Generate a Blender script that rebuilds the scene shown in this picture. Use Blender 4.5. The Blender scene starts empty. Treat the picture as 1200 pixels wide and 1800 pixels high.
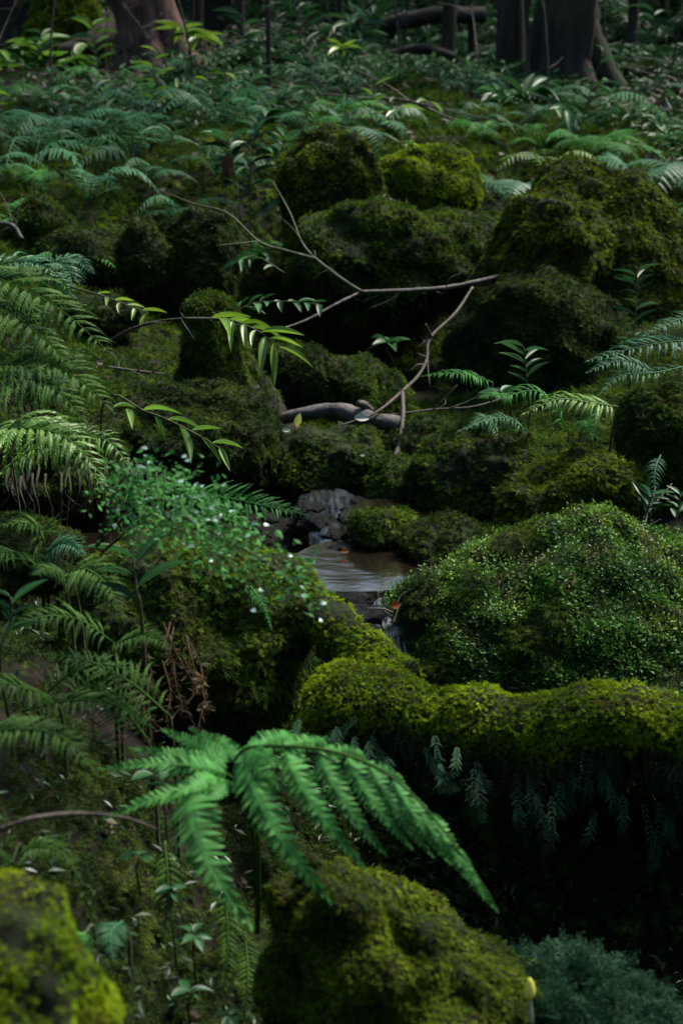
import bpy, math, random
import numpy as np
from mathutils import Vector, Matrix

SC = bpy.context.scene
COL = SC.collection
rng = np.random.default_rng(7)
random.seed(7)

# ------------------------------------------------------------------ camera
CAM_Z, PITCH, FPX = 1.5, math.radians(16), 2500.0
cam = bpy.data.cameras.new('camera')
cam_o = bpy.data.objects.new('camera', cam); COL.objects.link(cam_o)
cam_o.location = (0, 0, CAM_Z)
cam_o.rotation_euler = (math.radians(90) - PITCH, 0, 0)
cam.sensor_fit = 'VERTICAL'; cam.sensor_height = 36; cam.sensor_width = 24; cam.lens = 50
cam.clip_start = 0.05; cam.clip_end = 1500
cam.dof.use_dof = True; cam.dof.focus_distance = 3.3; cam.dof.aperture_fstop = 5.0
SC.camera = cam_o

# ------------------------------------------------------------------ light
SUN_EL, SUN_AZ = math.radians(56), math.radians(52)     # azimuth from +Y towards +X
w = bpy.data.worlds.new('World'); SC.world = w; w.use_nodes = True
nt = w.node_tree; nt.nodes.clear()
sky = nt.nodes.new('ShaderNodeTexSky'); sky.sky_type = 'NISHITA'; sky.sun_disc = False
sky.sun_elevation = SUN_EL; sky.sun_rotation = SUN_AZ
bg = nt.nodes.new('ShaderNodeBackground'); bg.inputs['Strength'].default_value = 0.05
wo = nt.nodes.new('ShaderNodeOutputWorld')
nt.links.new(sky.outputs[0], bg.inputs[0]); nt.links.new(bg.outputs[0], wo.inputs[0])
sl = bpy.data.lights.new('sun', 'SUN'); sl.energy = 1.5; sl.angle = math.radians(18); sl.color = (1, .95, .85)
so = bpy.data.objects.new('sun', sl); COL.objects.link(so); so.location = (0, 0, 30)
sdir = Vector((math.sin(SUN_AZ) * math.cos(SUN_EL), math.cos(SUN_AZ) * math.cos(SUN_EL), math.sin(SUN_EL)))
so.rotation_euler = sdir.to_track_quat('Z', 'Y').to_euler()
SC.view_settings.view_transform = 'Standard'; SC.view_settings.look = 'None'
SC.view_settings.gamma = 1; SC.view_settings.use_curve_mapping = False
SC.view_settings.exposure = 2.85
SC.render.engine = 'CYCLES'
SC.cycles.max_bounces = 5; SC.cycles.diffuse_bounces = 2; SC.cycles.glossy_bounces = 2
SC.cycles.transmission_bounces = 4; SC.cycles.transparent_max_bounces = 6
SC.cycles.use_denoising = True
SC.cycles.caustics_reflective = False; SC.cycles.caustics_refractive = False

# ------------------------------------------------------------------ helpers
SP, CP = math.sin(PITCH), math.cos(PITCH)
def P(px, py, d):
    """a place seen at photo pixel (px, py) that stands d metres down the view axis"""
    yn = (900 - py) / FPX
    return np.array([d * (px - 600) / FPX, d * (CP + yn * SP), CAM_Z + d * (-SP + yn * CP)])
def PP(*pts): return np.array([P(*p) for p in pts])

def unit(v):
    v = np.asarray(v, float); n = np.linalg.norm(v, axis=-1, keepdims=True); n[n == 0] = 1
    return v / n

def _h(i, j, k, s):
    n = (i * 374761393 + j * 668265263 + k * 2147483647 % 1000003 * 1274126177 + k * 1103515245 + s * 974711) & 0xFFFFFFFF
    n = ((n ^ (n >> 13)) * 1274126177) & 0xFFFFFFFF
    return ((n ^ (n >> 16)) & 0xFFFFFF) / float(0xFFFFFF) * 2 - 1
def noise(p, f=1.0, s=0):
    p = np.asarray(p, float) * f
    i = np.floor(p).astype(np.int64); t = p - i; t = t * t * (3 - 2 * t)
    r = 0
    for a in (0, 1):
        for b in (0, 1):
            for c in (0, 1):
                wgt = (t[:, 0] if a else 1 - t[:, 0]) * (t[:, 1] if b else 1 - t[:, 1]) * (t[:, 2] if c else 1 - t[:, 2])
                r = r + wgt * _h(i[:, 0] + a, i[:, 1] + b, i[:, 2] + c, s)
    return r
def fbm(p, f=1.0, s=0, o=4, g=.5):
    r = 0; a = 1
    for k in range(o):
        r = r + a * noise(p, f * 2.03 ** k, s + 17 * k); a *= g
    return r

def mesh(name, V, F, mats=(), smooth=True, mi=None):
    """V (n,3); F one array (m,k) or a list of such arrays"""
    if isinstance(F, np.ndarray): F = [F]
    F = [np.asarray(f, np.int32) for f in F if len(f)]
    me = bpy.data.meshes.new(name)
    me.vertices.add(len(V)); me.vertices.foreach_set('co', np.asarray(V, np.float32).ravel())
    nl = sum(f.size for f in F); npoly = sum(len(f) for f in F)
    me.loops.add(nl); me.polygons.add(npoly)
    me.loops.foreach_set('vertex_index', np.concatenate([f.ravel() for f in F]))
    tot = np.concatenate([np.full(len(f), f.shape[1], np.int32) for f in F])
    me.polygons.foreach_set('loop_start', np.concatenate([[0], np.cumsum(tot)[:-1]]).astype(np.int32))
    for m in mats: me.materials.append(m)
    if mi is not None: me.polygons.foreach_set('material_index', np.asarray(mi, np.int32))
    me.polygons.foreach_set('use_smooth', np.full(npoly, smooth, bool))
    me.update(calc_edges=True)
    return me

def tag(o, label=None, cat=None, group=None, kind=None):
    for k, v in (('label', label), ('category', cat), ('group', group), ('kind', kind)):
        if v: o[k] = v
    return o
def link(name, data, parent=None, loc=(0, 0, 0)):
    o = bpy.data.objects.new(name, data); COL.objects.link(o)
    if parent is not None: o.parent = parent
    o.location = loc
    return o
def obj(name, V, F, mat, parent=None, base=None, smooth=True):
    """mesh object from world-space vertices; base = where its origin stands (or its parent's)"""
    b = np.array(getattr(parent, '_b', None) if False else (ROOT.get(parent.name) if parent is not None else (base if base is not None else (0, 0, 0))), float)
    me = mesh(name, np.asarray(V) - b, F, [mat], smooth)
    o = link(name, me, parent, (0, 0, 0) if parent is not None else b)
    ROOT[o.name] = b
    return o
ROOT = {}
def empty(name, base):
    o = link(name, None, None, base); ROOT[o.name] = np.array(base, float); return o

def join(parts):
    Vs, Fs, n = [], {}, 0
    for V, F in parts:
        for f in (F if isinstance(F, list) else [F]):
            f = np.asarray(f)
            if len(f): Fs.setdefault(f.shape[1], []).append(f + n)
        Vs.append(V); n += len(V)
    return np.concatenate(Vs), [np.concatenate(v) for v in Fs.values()]

def spline(pts, n):
    pts = np.asarray(pts, float)
    if len(pts) == 2: return pts[0] + (pts[1] - pts[0]) * np.linspace(0, 1, n)[:, None]
    e = np.concatenate([[2 * pts[0] - pts[1]], pts, [2 * pts[-1] - pts[-2]]])
    t = np.linspace(0, len(pts) - 1 - 1e-9, n); i = t.astype(int); u = (t - i)[:, None]
    a, b, c, d = e[i], e[i + 1], e[i + 2], e[i + 3]
    return .5 * (2 * b + (c - a) * u + (2 * a - 5 * b + 4 * c - d) * u ** 2 + (3 * b - a - 3 * c + d) * u ** 3)

def tube(pts, radii, n=24, seg=8, lump=0.0, lf=10, seed=0, flute=0.0):
    C = spline(pts, n)
    R = np.interp(np.linspace(0, 1, n), np.linspace(0, 1, len(radii)), radii)
    T = unit(np.gradient(C, axis=0))
    up = np.array([0, 0, 1.0]) if abs(T[:, 2]).mean() < .8 else np.array([1.0, 0, 0])
    S = unit(np.cross(T, up)); U = np.cross(S, T)
    a = np.linspace(0, 2 * np.pi, seg, endpoint=False)
    ring = (np.cos(a)[None, :, None] * S[:, None, :] + np.sin(a)[None, :, None] * U[:, None, :])
    rr = R[:, None] * np.ones(seg)[None]
    if flute: rr = rr * (1 + flute * np.sin(a * 5 + seed)[None] + flute * .6 * np.sin(a * 9 + 2 * seed)[None])
    V = (C[:, None, :] + ring * rr[:, :, None]).reshape(-1, 3)
    if lump:
        V = V + (ring.reshape(-1, 3) * (rr.reshape(-1, 1) * lump * fbm(V, lf, seed, 3)[:, None]))
    i = np.arange(n - 1)[:, None] * seg + np.arange(seg)[None]
    j = np.arange(n - 1)[:, None] * seg + (np.arange(seg)[None] + 1) % seg
    F = np.stack([i, i + seg, j + seg, j], -1).reshape(-1, 4)
    V = np.concatenate([V, C[:1], C[-1:]])
    k = np.arange(seg)
    c0 = np.stack([np.full(seg, len(V) - 2), k, (k + 1) % seg], 1)
    c1 = np.stack([np.full(seg, len(V) - 1), (k + 1) % seg + (n - 1) * seg, k + (n - 1) * seg], 1)
    return V, [F, c0, c1]

_ico = {}
def ico(sub):
    if sub not in _ico:
        import bmesh
        bm = bmesh.new(); bmesh.ops.create_icosphere(bm, subdivisions=sub, radius=1)
        _ico[sub] = (np.array([v.co[:] for v in bm.verts]), np.array([[v.index for v in f.verts] for f in bm.faces]))
        bm.free()
    return _ico[sub]

def frame(x, up, sx, sy, sz, loc):
    x = unit(np.asarray(x, float)); up = np.asarray(up, float)
    y = np.cross(up, x)
    if np.linalg.norm(y) < 1e-4: y = np.cross((0.3, 1, .2), x)
    y = unit(y); z = np.cross(x, y)
    M = np.eye(4); M[:3, 0] = x * sx; M[:3, 1] = y * sy; M[:3, 2] = z * sz; M[:3, 3] = loc
    return M
def place(name, me, parent, M):
    """M in world space; parents are never rotated or scaled"""
    M = M.copy(); M[:3, 3] -= ROOT[parent.name]
    o = bpy.data.objects.new(name, me); COL.objects.link(o); o.parent = parent
    o.matrix_basis = Matrix(M.tolist())
    return o

# ------------------------------------------------------------------ materials
class NT:
    def __init__(s, name):
        s.m = bpy.data.materials.new(name); s.m.use_nodes = True
        s.t = s.m.node_tree; s.t.nodes.clear()
        s.out = s.n('ShaderNodeOutputMaterial')
    def n(s, k, **kw):
        x = s.t.nodes.new(k)
        for a, b in kw.items(): setattr(x, a, b)
        return x
    def l(s, a, b): s.t.links.new(a, b)
    def noise(s, scale, detail=4, rough=.6, vec=None):
        x = s.n('ShaderNodeTexNoise'); x.inputs['Scale'].default_value = scale
        x.inputs['Detail'].default_value = detail; x.inputs['Roughness'].default_value = rough
        if vec is None: vec = s.n('ShaderNodeNewGeometry').outputs['Position']
        s.l(vec, x.inputs['Vector']); return x.outputs['Fac']
    def ramp(s, fac, stops):
        r = s.n('ShaderNodeValToRGB'); e = r.color_ramp.elements
        while len(e) < len(stops): e.new(.5)
        for x, (p, c) in zip(e, stops): x.position = p; x.color = (*c, 1)
        s.l(fac, r.inputs[0]); return r.outputs[0]
    def math(s, op, a, b):
        m = s.n('ShaderNodeMath', operation=op)
        for k, v in enumerate((a, b)):
            if hasattr(v, 'links'): s.l(v, m.inputs[k])
            else: m.inputs[k].default_value = v
        return m.outputs[0]
    def mix(s, fac, a, b, mode='MIX'):
        m = s.n('ShaderNodeMix', data_type='RGBA', blend_type=mode)
        for k, v in ((0, fac), (6, a), (7, b)):
            if hasattr(v, 'links'): s.l(v, m.inputs[k])
            else: m.inputs[k].default_value = v if k == 0 else (*v, 1)
        return m.outputs[2]

def leaf_material(name, dark, mid, light, scale=6, rough=.55, spec=.3, trans=.3, brown=None, vary=.7, per='island', low=.35, high=.65):
    b = NT(name)
    col = b.ramp(b.noise(scale, 3), [(low, dark), (.5, mid), (high, light)])
    if brown is not None:
        col = b.mix(b.ramp(b.noise(scale * 1.7 + 3, 4), [(.54, (0, 0, 0)), (.68, (1, 1, 1))]), col, brown)
    rnd = (b.n('ShaderNodeNewGeometry').outputs['Random Per Island'] if per == 'island' else b.n('ShaderNodeObjectInfo').outputs['Random'])
    if per == 'both':
        rnd = b.math('ADD', b.math('MULTIPLY', rnd, .55), b.math('MULTIPLY', b.n('ShaderNodeNewGeometry').outputs['Random Per Island'], .45))
    k = b.math('ADD', b.math('MULTIPLY', rnd, vary), 1 - vary * .55)
    v = b.n('ShaderNodeVectorMath', operation='SCALE'); b.l(col, v.inputs[0]); b.l(k, v.inputs['Scale'])
    p = b.n('ShaderNodeBsdfPrincipled'); b.l(v.outputs[0], p.inputs['Base Color'])
    p.inputs['Roughness'].default_value = rough; p.inputs['Specular IOR Level'].default_value = spec
    t = b.n('ShaderNodeBsdfTranslucent'); b.l(v.outputs[0], t.inputs[0])
    mx = b.n('ShaderNodeMixShader'); mx.inputs[0].default_value = trans
    b.l(p.outputs[0], mx.inputs[1]); b.l(t.outputs[0], mx.inputs[2]); b.l(mx.outputs[0], b.out.inputs[0])
    return b.m

def solid_material(name, stops, scale=8, rough=.8, spec=.3, bump=.4, bscale=40, detail=6, stretch=None, patch=None):
    b = NT(name)
    vec = b.n('ShaderNodeNewGeometry').outputs['Position']
    if stretch:
        mp = b.n('ShaderNodeMapping'); mp.inputs['Scale'].default_value = stretch; b.l(vec, mp.inputs[0]); vec = mp.outputs[0]
    col = b.ramp(b.noise(scale, detail, .65, vec), stops)
    if patch:   # (scale, lo, hi, colour)
        col = b.mix(b.ramp(b.noise(patch[0], 5), [(patch[1], (0, 0, 0)), (patch[2], (1, 1, 1))]), col, patch[3])
    p = b.n('ShaderNodeBsdfPrincipled'); b.l(col, p.inputs['Base Color'])
    p.inputs['Roughness'].default_value = rough; p.inputs['Specular IOR Level'].default_value = spec
    bp = b.n('ShaderNodeBump'); bp.inputs['Strength'].default_value = bump; bp.inputs['Distance'].default_value = .02
    b.l(b.noise(bscale, 6, .7, vec), bp.inputs['Height']); b.l(bp.outputs[0], p.inputs['Normal'])
    b.l(p.outputs[0], b.out.inputs[0])
    return b.m

M = {}
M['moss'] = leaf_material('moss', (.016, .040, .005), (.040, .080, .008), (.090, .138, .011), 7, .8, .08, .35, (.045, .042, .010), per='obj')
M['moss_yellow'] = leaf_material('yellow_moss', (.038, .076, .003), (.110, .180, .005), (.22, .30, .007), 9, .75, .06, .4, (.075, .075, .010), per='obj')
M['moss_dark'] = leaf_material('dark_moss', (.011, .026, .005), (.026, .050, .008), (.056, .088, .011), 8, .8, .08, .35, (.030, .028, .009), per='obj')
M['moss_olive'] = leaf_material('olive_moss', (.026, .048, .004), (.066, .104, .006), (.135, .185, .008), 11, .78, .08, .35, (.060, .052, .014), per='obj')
M['moss_leafy'] = leaf_material('leafy_moss', (.020, .075, .010), (.045, .135, .012), (.11, .20, .014), 6, .5, .25, .35, (.060, .056, .012), per='obj')
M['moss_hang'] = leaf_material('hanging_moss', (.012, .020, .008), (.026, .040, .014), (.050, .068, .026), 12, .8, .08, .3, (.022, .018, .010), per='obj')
M['filmy'] = leaf_material('filmy_fern', (.008, .026, .013), (.014, .045, .020), (.026, .065, .032), 6, .7, .1, .3, per='obj')
M['rock'] = solid_material('boulder_rock', [(.3, (.006, .008, .003)), (.5, (.012, .017, .004)), (.7, (.024, .030, .008))], 14, .85, .15, .9, 60, patch=(7, .45, .6, (.014, .020, .005)))
M['wet_rock'] = solid_material('wet_rock', [(.3, (.002, .0025, .0025)), (.5, (.005, .006, .006)), (.7, (.014, .016, .016))], 22, .55, .08, 1.0, 60)
M['soil'] = solid_material('forest_soil', [(.3, (.003, .0025, .002)), (.5, (.008, .006, .0045)), (.68, (.022, .016, .012))], 16, .85, .08, 1.0, 40, patch=(2.3, .42, .58, (.007, .010, .003)))
M['bark'] = solid_material('bark', [(.3, (.010, .008, .007)), (.5, (.03, .023, .018)), (.7, (.06, .048, .038))], 14, .85, .2, 1.0, 30, stretch=(1, 1, .18), patch=(3, .5, .62, (.022, .03, .010)))
M['bark_red'] = solid_material('red_bark', [(.3, (.022, .012, .009)), (.5, (.07, .036, .026)), (.7, (.17, .09, .068))], 12, .8, .2, 1.0, 26, stretch=(1, 1, .2))
M['wood'] = solid_material('bare_wood', [(.3, (.022, .019, .016)), (.5, (.055, .047, .041)), (.7, (.125, .11, .098))], 20, .6, .3, .6, 60)
M['twig'] = solid_material('twig_bark', [(.35, (.022, .017, .012)), (.6, (.065, .052, .037))], 25, .65, .3, .4, 80)
M['twig_moss'] = solid_material('mossy_twig_bark', [(.35, (.018, .022, .007)), (.6, (.055, .062, .022))], 40, .7, .3, .5, 90)
M['fern'] = leaf_material('fern_green', (.032, .140, .028), (.055, .21, .042), (.09, .27, .06), 26, .6, .15, .4, vary=1.0, per='both')
M['fern_teal'] = leaf_material('fern_teal', (.018, .080, .030), (.032, .125, .048), (.055, .17, .07), 1.2, .5, .25, .35, vary=.7, per='obj')
M['fern_lime'] = leaf_material('fern_lime', (.05, .12, .012), (.085, .19, .02), (.13, .25, .03), 5, .45, .4, .4, vary=.5, per='obj')
M['fern_olive'] = leaf_material('fern_olive', (.020, .052, .010), (.036, .088, .014), (.060, .125, .020), 12, .6, .1, .35, vary=.9, per='both')
M['leaf'] = leaf_material('glossy_leaf', (.014, .055, .016), (.026, .085, .024), (.045, .12, .034), 3, .42, .2, .3, vary=.8, per='obj')
M['leaf_lime'] = leaf_material('lime_leaf', (.07, .15, .012), (.12, .22, .018), (.17, .28, .025), 4, .32, .5, .4, vary=.6, per='obj')
M['leaf_glint'] = leaf_material('painted_glint', (.13, .22, .18), (.20, .32, .27), (.32, .45, .41), 30, .3, .5, .3, vary=.6, per='obj')  # pale colour stands in for blurred highlights on the shrub
M['litter'] = leaf_material('leaf_litter', (.016, .011, .007), (.032, .023, .015), (.062, .046, .032), 10, .55, .2, .2, vary=1.1)
M['under'] = leaf_material('undergrowth_leaf', (.012, .040, .012), (.024, .072, .022), (.05, .115, .036), .9, .5, .2, .35, vary=1.0)
M['leaf_bank'] = leaf_material('bank_leaf', (.008, .026, .010), (.016, .042, .014), (.028, .065, .022), 8, .4, .3, .25, vary=1.0)
M['dead'] = leaf_material('dead_frond', (.028, .019, .008), (.05, .033, .013), (.08, .052, .02), 10, .7, .2, .3)
M['white'] = leaf_material('pale_fallen_leaf', (.30, .33, .24), (.38, .41, .31), (.46, .49, .38), 20, .35, .5, .2, vary=.2)
M['orange'] = leaf_material('rust_leaf', (.16, .035, .008), (.24, .055, .012), (.3, .08, .02), 20, .5, .3, .4, vary=.3)
M['yellow'] = leaf_material('yellow_leaf', (.4, .42, .06), (.5, .52, .09), (.6, .6, .14), 20, .45, .3, .3, vary=.2)

def water_material():
    b = NT('stream_water')
    bp = b.n('ShaderNodeBump'); bp.inputs['Strength'].default_value = .12; bp.inputs['Distance'].default_value = .01
    mp = b.n('ShaderNodeMapping'); mp.inputs['Scale'].default_value = (14, 26, 14)
    b.l(b.n('ShaderNodeNewGeometry').outputs['Position'], mp.inputs[0])
    b.l(b.noise(1, 3, .5, mp.outputs[0]), bp.inputs['Height'])
    g = b.n('ShaderNodeBsdfGlossy'); g.inputs['Color'].default_value = (1, .86, .7, 1); g.inputs['Roughness'].default_value = .12; b.l(bp.outputs[0], g.inputs['Normal'])  # warm tint puts a brown reflection into the gloss colour
    d = b.n('ShaderNodeBsdfDiffuse'); d.inputs[0].default_value = (.030, .021, .012, 1)
    t = b.n('ShaderNodeBsdfTransparent'); t.inputs[0].default_value = (.8, .68, .5, 1)
    m1 = b.n('ShaderNodeMixShader'); m1.inputs[0].default_value = .42
    b.l(t.outputs[0], m1.inputs[1]); b.l(d.outputs[0], m1.inputs[2])
    f = b.n('ShaderNodeFresnel'); f.inputs[0].default_value = 1.33; b.l(bp.outputs[0], f.inputs['Normal'])
    m2 = b.n('ShaderNodeMixShader'); b.l(b.math('MULTIPLY', f.outputs[0], .75), m2.inputs[0]); b.l(m1.outputs[0], m2.inputs[1]); b.l(g.outputs[0], m2.inputs[2])
    b.l(m2.outputs[0], b.out.inputs[0]); return b.m
M['water'] = water_material()
def foam_material(k):
    b = NT('falling_water')
    mp = b.n('ShaderNodeMapping'); mp.inputs['Scale'].default_value = (110, 8, 14)
    b.l(b.n('ShaderNodeNewGeometry').outputs['Position'], mp.inputs[0])
    f = b.ramp(b.noise(1, 4, .7, mp.outputs[0]), [(.44, (0, 0, 0)), (.60, (1, 1, 1))])
    p = b.n('ShaderNodeBsdfPrincipled'); p.inputs['Base Color'].default_value = (.42, .48, .54, 1); p.inputs['Roughness'].default_value = .12
    g = b.n('ShaderNodeBsdfTransparent'); gg = b.n('ShaderNodeBsdfGlossy'); gg.inputs['Roughness'].default_value = .12
    m0 = b.n('ShaderNodeMixShader'); m0.inputs[0].default_value = .12; b.l(g.outputs[0], m0.inputs[1]); b.l(gg.outputs[0], m0.inputs[2])
    m1 = b.n('ShaderNodeMixShader'); b.l(b.math('MULTIPLY', f, k), m1.inputs[0]); b.l(m0.outputs[0], m1.inputs[1]); b.l(p.outputs[0], m1.inputs[2])
    b.l(m1.outputs[0], b.out.inputs[0]); return b.m
M['foam'] = foam_material(.34)
M['film'] = foam_material(.06)

# ------------------------------------------------------------------ scatter of small moss leaves over a surface
def sample(V, F, n, keep, seed=0):
    r = np.random.default_rng(seed)
    tri = F if F.shape[1] == 3 else np.concatenate([F[:, [0, 1, 2]], F[:, [0, 2, 3]]])
    a, b, c = V[tri[:, 0]], V[tri[:, 1]], V[tri[:, 2]]
    nn = np.cross(b - a, c - a); ar = np.linalg.norm(nn, axis=1); N = nn / np.maximum(ar, 1e-12)[:, None]
    wt = ar * np.clip(keep((a + b + c) / 3, N), 0, None)
    if wt.sum() <= 0: return np.zeros((0, 3)), np.zeros((0, 3))
    i = r.choice(len(tri), n, p=wt / wt.sum())
    u, v = r.random((2, n)); fl = u + v > 1; u[fl] = 1 - u[fl]; v[fl] = 1 - v[fl]
    return a[i] + (b - a)[i] * u[:, None] + (c - a)[i] * v[:, None], N[i]
def area(V, F, keep):
    tri = F if F.shape[1] == 3 else np.concatenate([F[:, [0, 1, 2]], F[:, [0, 2, 3]]])
    a, b, c = V[tri[:, 0]], V[tri[:, 1]], V[tri[:, 2]]
    nn = np.cross(b - a, c - a); ar = np.linalg.norm(nn, axis=1); N = nn / np.maximum(ar, 1e-12)[:, None]
    return (ar * np.clip(keep((a + b + c) / 3, N), 0, None)).sum() / 2
def kites(B, A, S, L, W, bend):
    """one four-cornered leaf per row: root B, axis A, side S; bend lifts/lowers the tip"""
    L = np.asarray(L)[:, None]; W = np.asarray(W)[:, None]
    v0 = B; v1 = B + A * L * .5 + S * W * .5 + bend * .25; v2 = B + A * L + bend; v3 = B + A * L * .5 - S * W * .5 + bend * .25
    V = np.stack([v0, v1, v2, v3], 1).reshape(-1, 3)
    return V, (np.arange(len(B))[:, None] * 4 + np.arange(4)[None])
def spikes(B, A, S, L, W, bend):
    W = np.asarray(W)[:, None]; L = np.asarray(L)[:, None]
    V = np.stack([B + A * L * .18 + S * W * .5, B + A * L * .12 - S * W * .5, B + A * L + bend], 1).reshape(-1, 3)
    return V, (np.arange(len(B))[:, None] * 3 + np.arange(3)[None])
def fans(p, n, size, k=5, spread=60, ratio=.3, out=.55, seed=0, droop=.3):
    """little flat sprays of k leaves that lie over one another like moss fronds"""
    r = np.random.default_rng(seed); m = len(p)
    down = np.array([0, 0, -1.0]) - n * (-n[:, 2:3])
    a = unit(down * .8 + n * out + r.normal(0, .45, (m, 3)))
    b = unit(np.cross(a, n + r.normal(0, .3, (m, 3))))
    sz = size * r.uniform(.55, 1.35, m)
    Vs, Fs = [], []; off = 0
    for q in range(k):
        t = math.radians(-spread + 2 * spread * q / max(1, k - 1))
        ax = a * math.cos(t) + b * math.sin(t); sd = -a * math.sin(t) + b * math.cos(t)
        L = sz * (1 - .35 * abs(math.sin(t))) * r.uniform(.7, 1.2, m)
        bend = np.zeros((m, 3)); bend[:, 2] = -L * droop * r.uniform(.2, 1.2, m)
        V, F = spikes(p - n * sz[:, None] * .1, ax, sd, L, L * ratio * 1.25, bend)
        Vs.append(V); Fs.append(F + off); off += len(V)
    return np.concatenate(Vs), np.concatenate(Fs)
def roundlets(p, n, size, seed=0, tilt=.5):
    r = np.random.default_rng(seed); m = len(p)
    nn = unit(n + r.normal(0, tilt, (m, 3)) + np.array([0, 0, .3]))
    a = unit(np.cross(nn, r.normal(0, 1, (m, 3)))); b = np.cross(nn, a)
    sz = size * r.uniform(.5, 1.4, m); B = p + n * (sz * r.uniform(0, 1.4, m))[:, None]
    bend = -nn * (sz * .2)[:, None]
    return kites(B - a * sz[:, None] * .5, a, b, sz, sz * .75, bend)
def strands(p, n, L, W, seed=0, out=.25):
    r = np.random.default_rng(seed); m = len(p)
    A = unit(n * out + np.array([0, 0, -1]) + r.normal(0, .18, (m, 3)))
    S = unit(np.cross(A, r.normal(0, 1, (m, 3))))
    LL = L * r.uniform(.3, 1.3, m) ** 1.3
    bend = np.zeros((m, 3)); bend[:, 2] = -LL * .2
    return kites(p, A, S, LL, W * r.uniform(.6, 1.3, m), bend)

def _moss_nodes():
    g = bpy.data.node_groups.new('moss_spread', 'GeometryNodeTree')
    g.interface.new_socket('Geometry', in_out='INPUT', socket_type='NodeSocketGeometry'); g.interface.new_socket('Geometry', in_out='OUTPUT', socket_type='NodeSocketGeometry')
    gi, go = g.nodes.new('NodeGroupInput'), g.nodes.new('NodeGroupOutput')
    def att(n, t): x = g.nodes.new('GeometryNodeInputNamedAttribute'); x.data_type = t; x.inputs['Name'].default_value = n; return x.outputs['Attribute']
    sp = g.nodes.new('GeometryNodeSeparateGeometry'); sp.domain = 'POINT'; ip = g.nodes.new('GeometryNodeInstanceOnPoints')
    g.links.new(gi.outputs[0], sp.inputs['Geometry']); g.links.new(att('pt', 'BOOLEAN'), sp.inputs['Selection'])
    g.links.new(sp.outputs['Selection'], ip.inputs['Points']); g.links.new(sp.outputs['Inverted'], ip.inputs['Instance'])
    g.links.new(att('rot', 'FLOAT_VECTOR'), ip.inputs['Rotation']); g.links.new(att('scl', 'FLOAT'), ip.inputs['Scale']); g.links.new(ip.outputs[0], go.inputs[0])
    return g
MOSS_NODES = _moss_nodes()
def _spray(pairs, laterals, ll, seed, width=.13):
    """one moss frond: a feather of tiny leaves along +X with side feathers"""
    r = np.random.default_rng(seed); B, A, S, L, W = [], [], [], [], []
    def feather(o, ang, ln, n, lift):
        ax = np.array([math.cos(ang), math.sin(ang), lift])
        for i in range(n):
            t = (i + .5) / n; p = o + ax * ln * t + [0, 0, -.22 * (ln * t) ** 2]
            for q in (-1, 1):
                th = ang + q * math.radians(48 + r.normal(0, 9)); d = np.array([math.cos(th), math.sin(th), lift - .3 * t + r.normal(0, .16)])
                B.append(p); A.append(unit(d)); S.append(unit(np.cross(d, [r.normal(0, .35), r.normal(0, .35), 1]))); L.append(ll * (1 - .55 * t) * r.uniform(.8, 1.25)); W.append(width * r.uniform(.8, 1.2))
    feather(np.zeros(3), 0, 1, pairs, .12)
    for k in range(laterals): feather(np.array([.12 + .2 * (k // 2), 0, 0]), (1 if k % 2 else -1) * r.uniform(.5, .9), .62 - .12 * (k // 2), max(3, pairs // 2), .1)
    n = len(B); return spikes(np.array(B), np.array(A), np.array(S), np.array(L), np.array(W), np.zeros((n, 3)))
def _cluster(seed):
    r = np.random.default_rng(seed); n = 9; nn = unit(r.normal(0, .45, (n, 3)) + [0, 0, 1]); a = unit(np.cross(nn, r.normal(0, 1, (n, 3)))); b = np.cross(nn, a); L = r.uniform(.45, .85, n)
    return kites(r.normal(0, .6, (n, 3)) * [1, 1, .5], a, b, L, L * r.uniform(.38, .65, n), -nn * .14)
SPRAY = {'frond': _spray(7, 2, .30, 1), 'tuft': _spray(5, 4, .34, 2, .16), 'strand': _spray(12, 0, .13, 3, .06), 'leafy': _cluster(4), 'fan': _spray(9, 4, .22, 5, .08)}
def instances(name, p, X, Z, scl, kind, mat, parent=None, base=(0, 0, 0)):
    b = ROOT[parent.name] if parent is not None else np.array(base, float); sv, sf = SPRAY[kind]; n, m = len(p), len(sv)
    X = unit(X); Y = np.cross(Z, X); Y = unit(Y); Z = np.cross(X, Y)
    rot = np.stack([np.arctan2(Y[:, 2], Z[:, 2]), np.arcsin(np.clip(-X[:, 2], -1, 1)), np.arctan2(X[:, 1], X[:, 0])], 1)
    me = mesh(name, np.concatenate([sv, p - b]), sf, [mat], False)
    for an, ty, key, val in (('pt', 'BOOLEAN', 'value', np.r_[np.zeros(m, bool), np.ones(n, bool)]), ('rot', 'FLOAT_VECTOR', 'vector', np.concatenate([np.zeros((m, 3)), rot]).astype(np.float32).ravel()), ('scl', 'FLOAT', 'value', np.r_[np.ones(m), scl].astype(np.float32))):
        me.attributes.new(an, ty, 'POINT').data.foreach_set(key, val)
    o = link(name, me, parent, (0, 0, 0) if parent is not None else b); ROOT[o.name] = b; o['kind'] = 'stuff'
    md = o.modifiers.new('moss_spread', 'NODES'); md.node_group = MOSS_NODES
    global NINST; NINST += n
    return o
NINST = 0
def lay(p, n, seed, out=.35, down=.8, rnd=.5):
    """axes of sprays that hang down the slope and lift off the surface"""
    r = np.random.default_rng(seed); d = np.array([0, 0, -1.0]) + n * n[:, 2:3]
    X = unit(d * down + n * out + r.normal(0, rnd, (len(p), 3))); return X, unit(n + r.normal(0, .25, (len(p), 3)))
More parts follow.
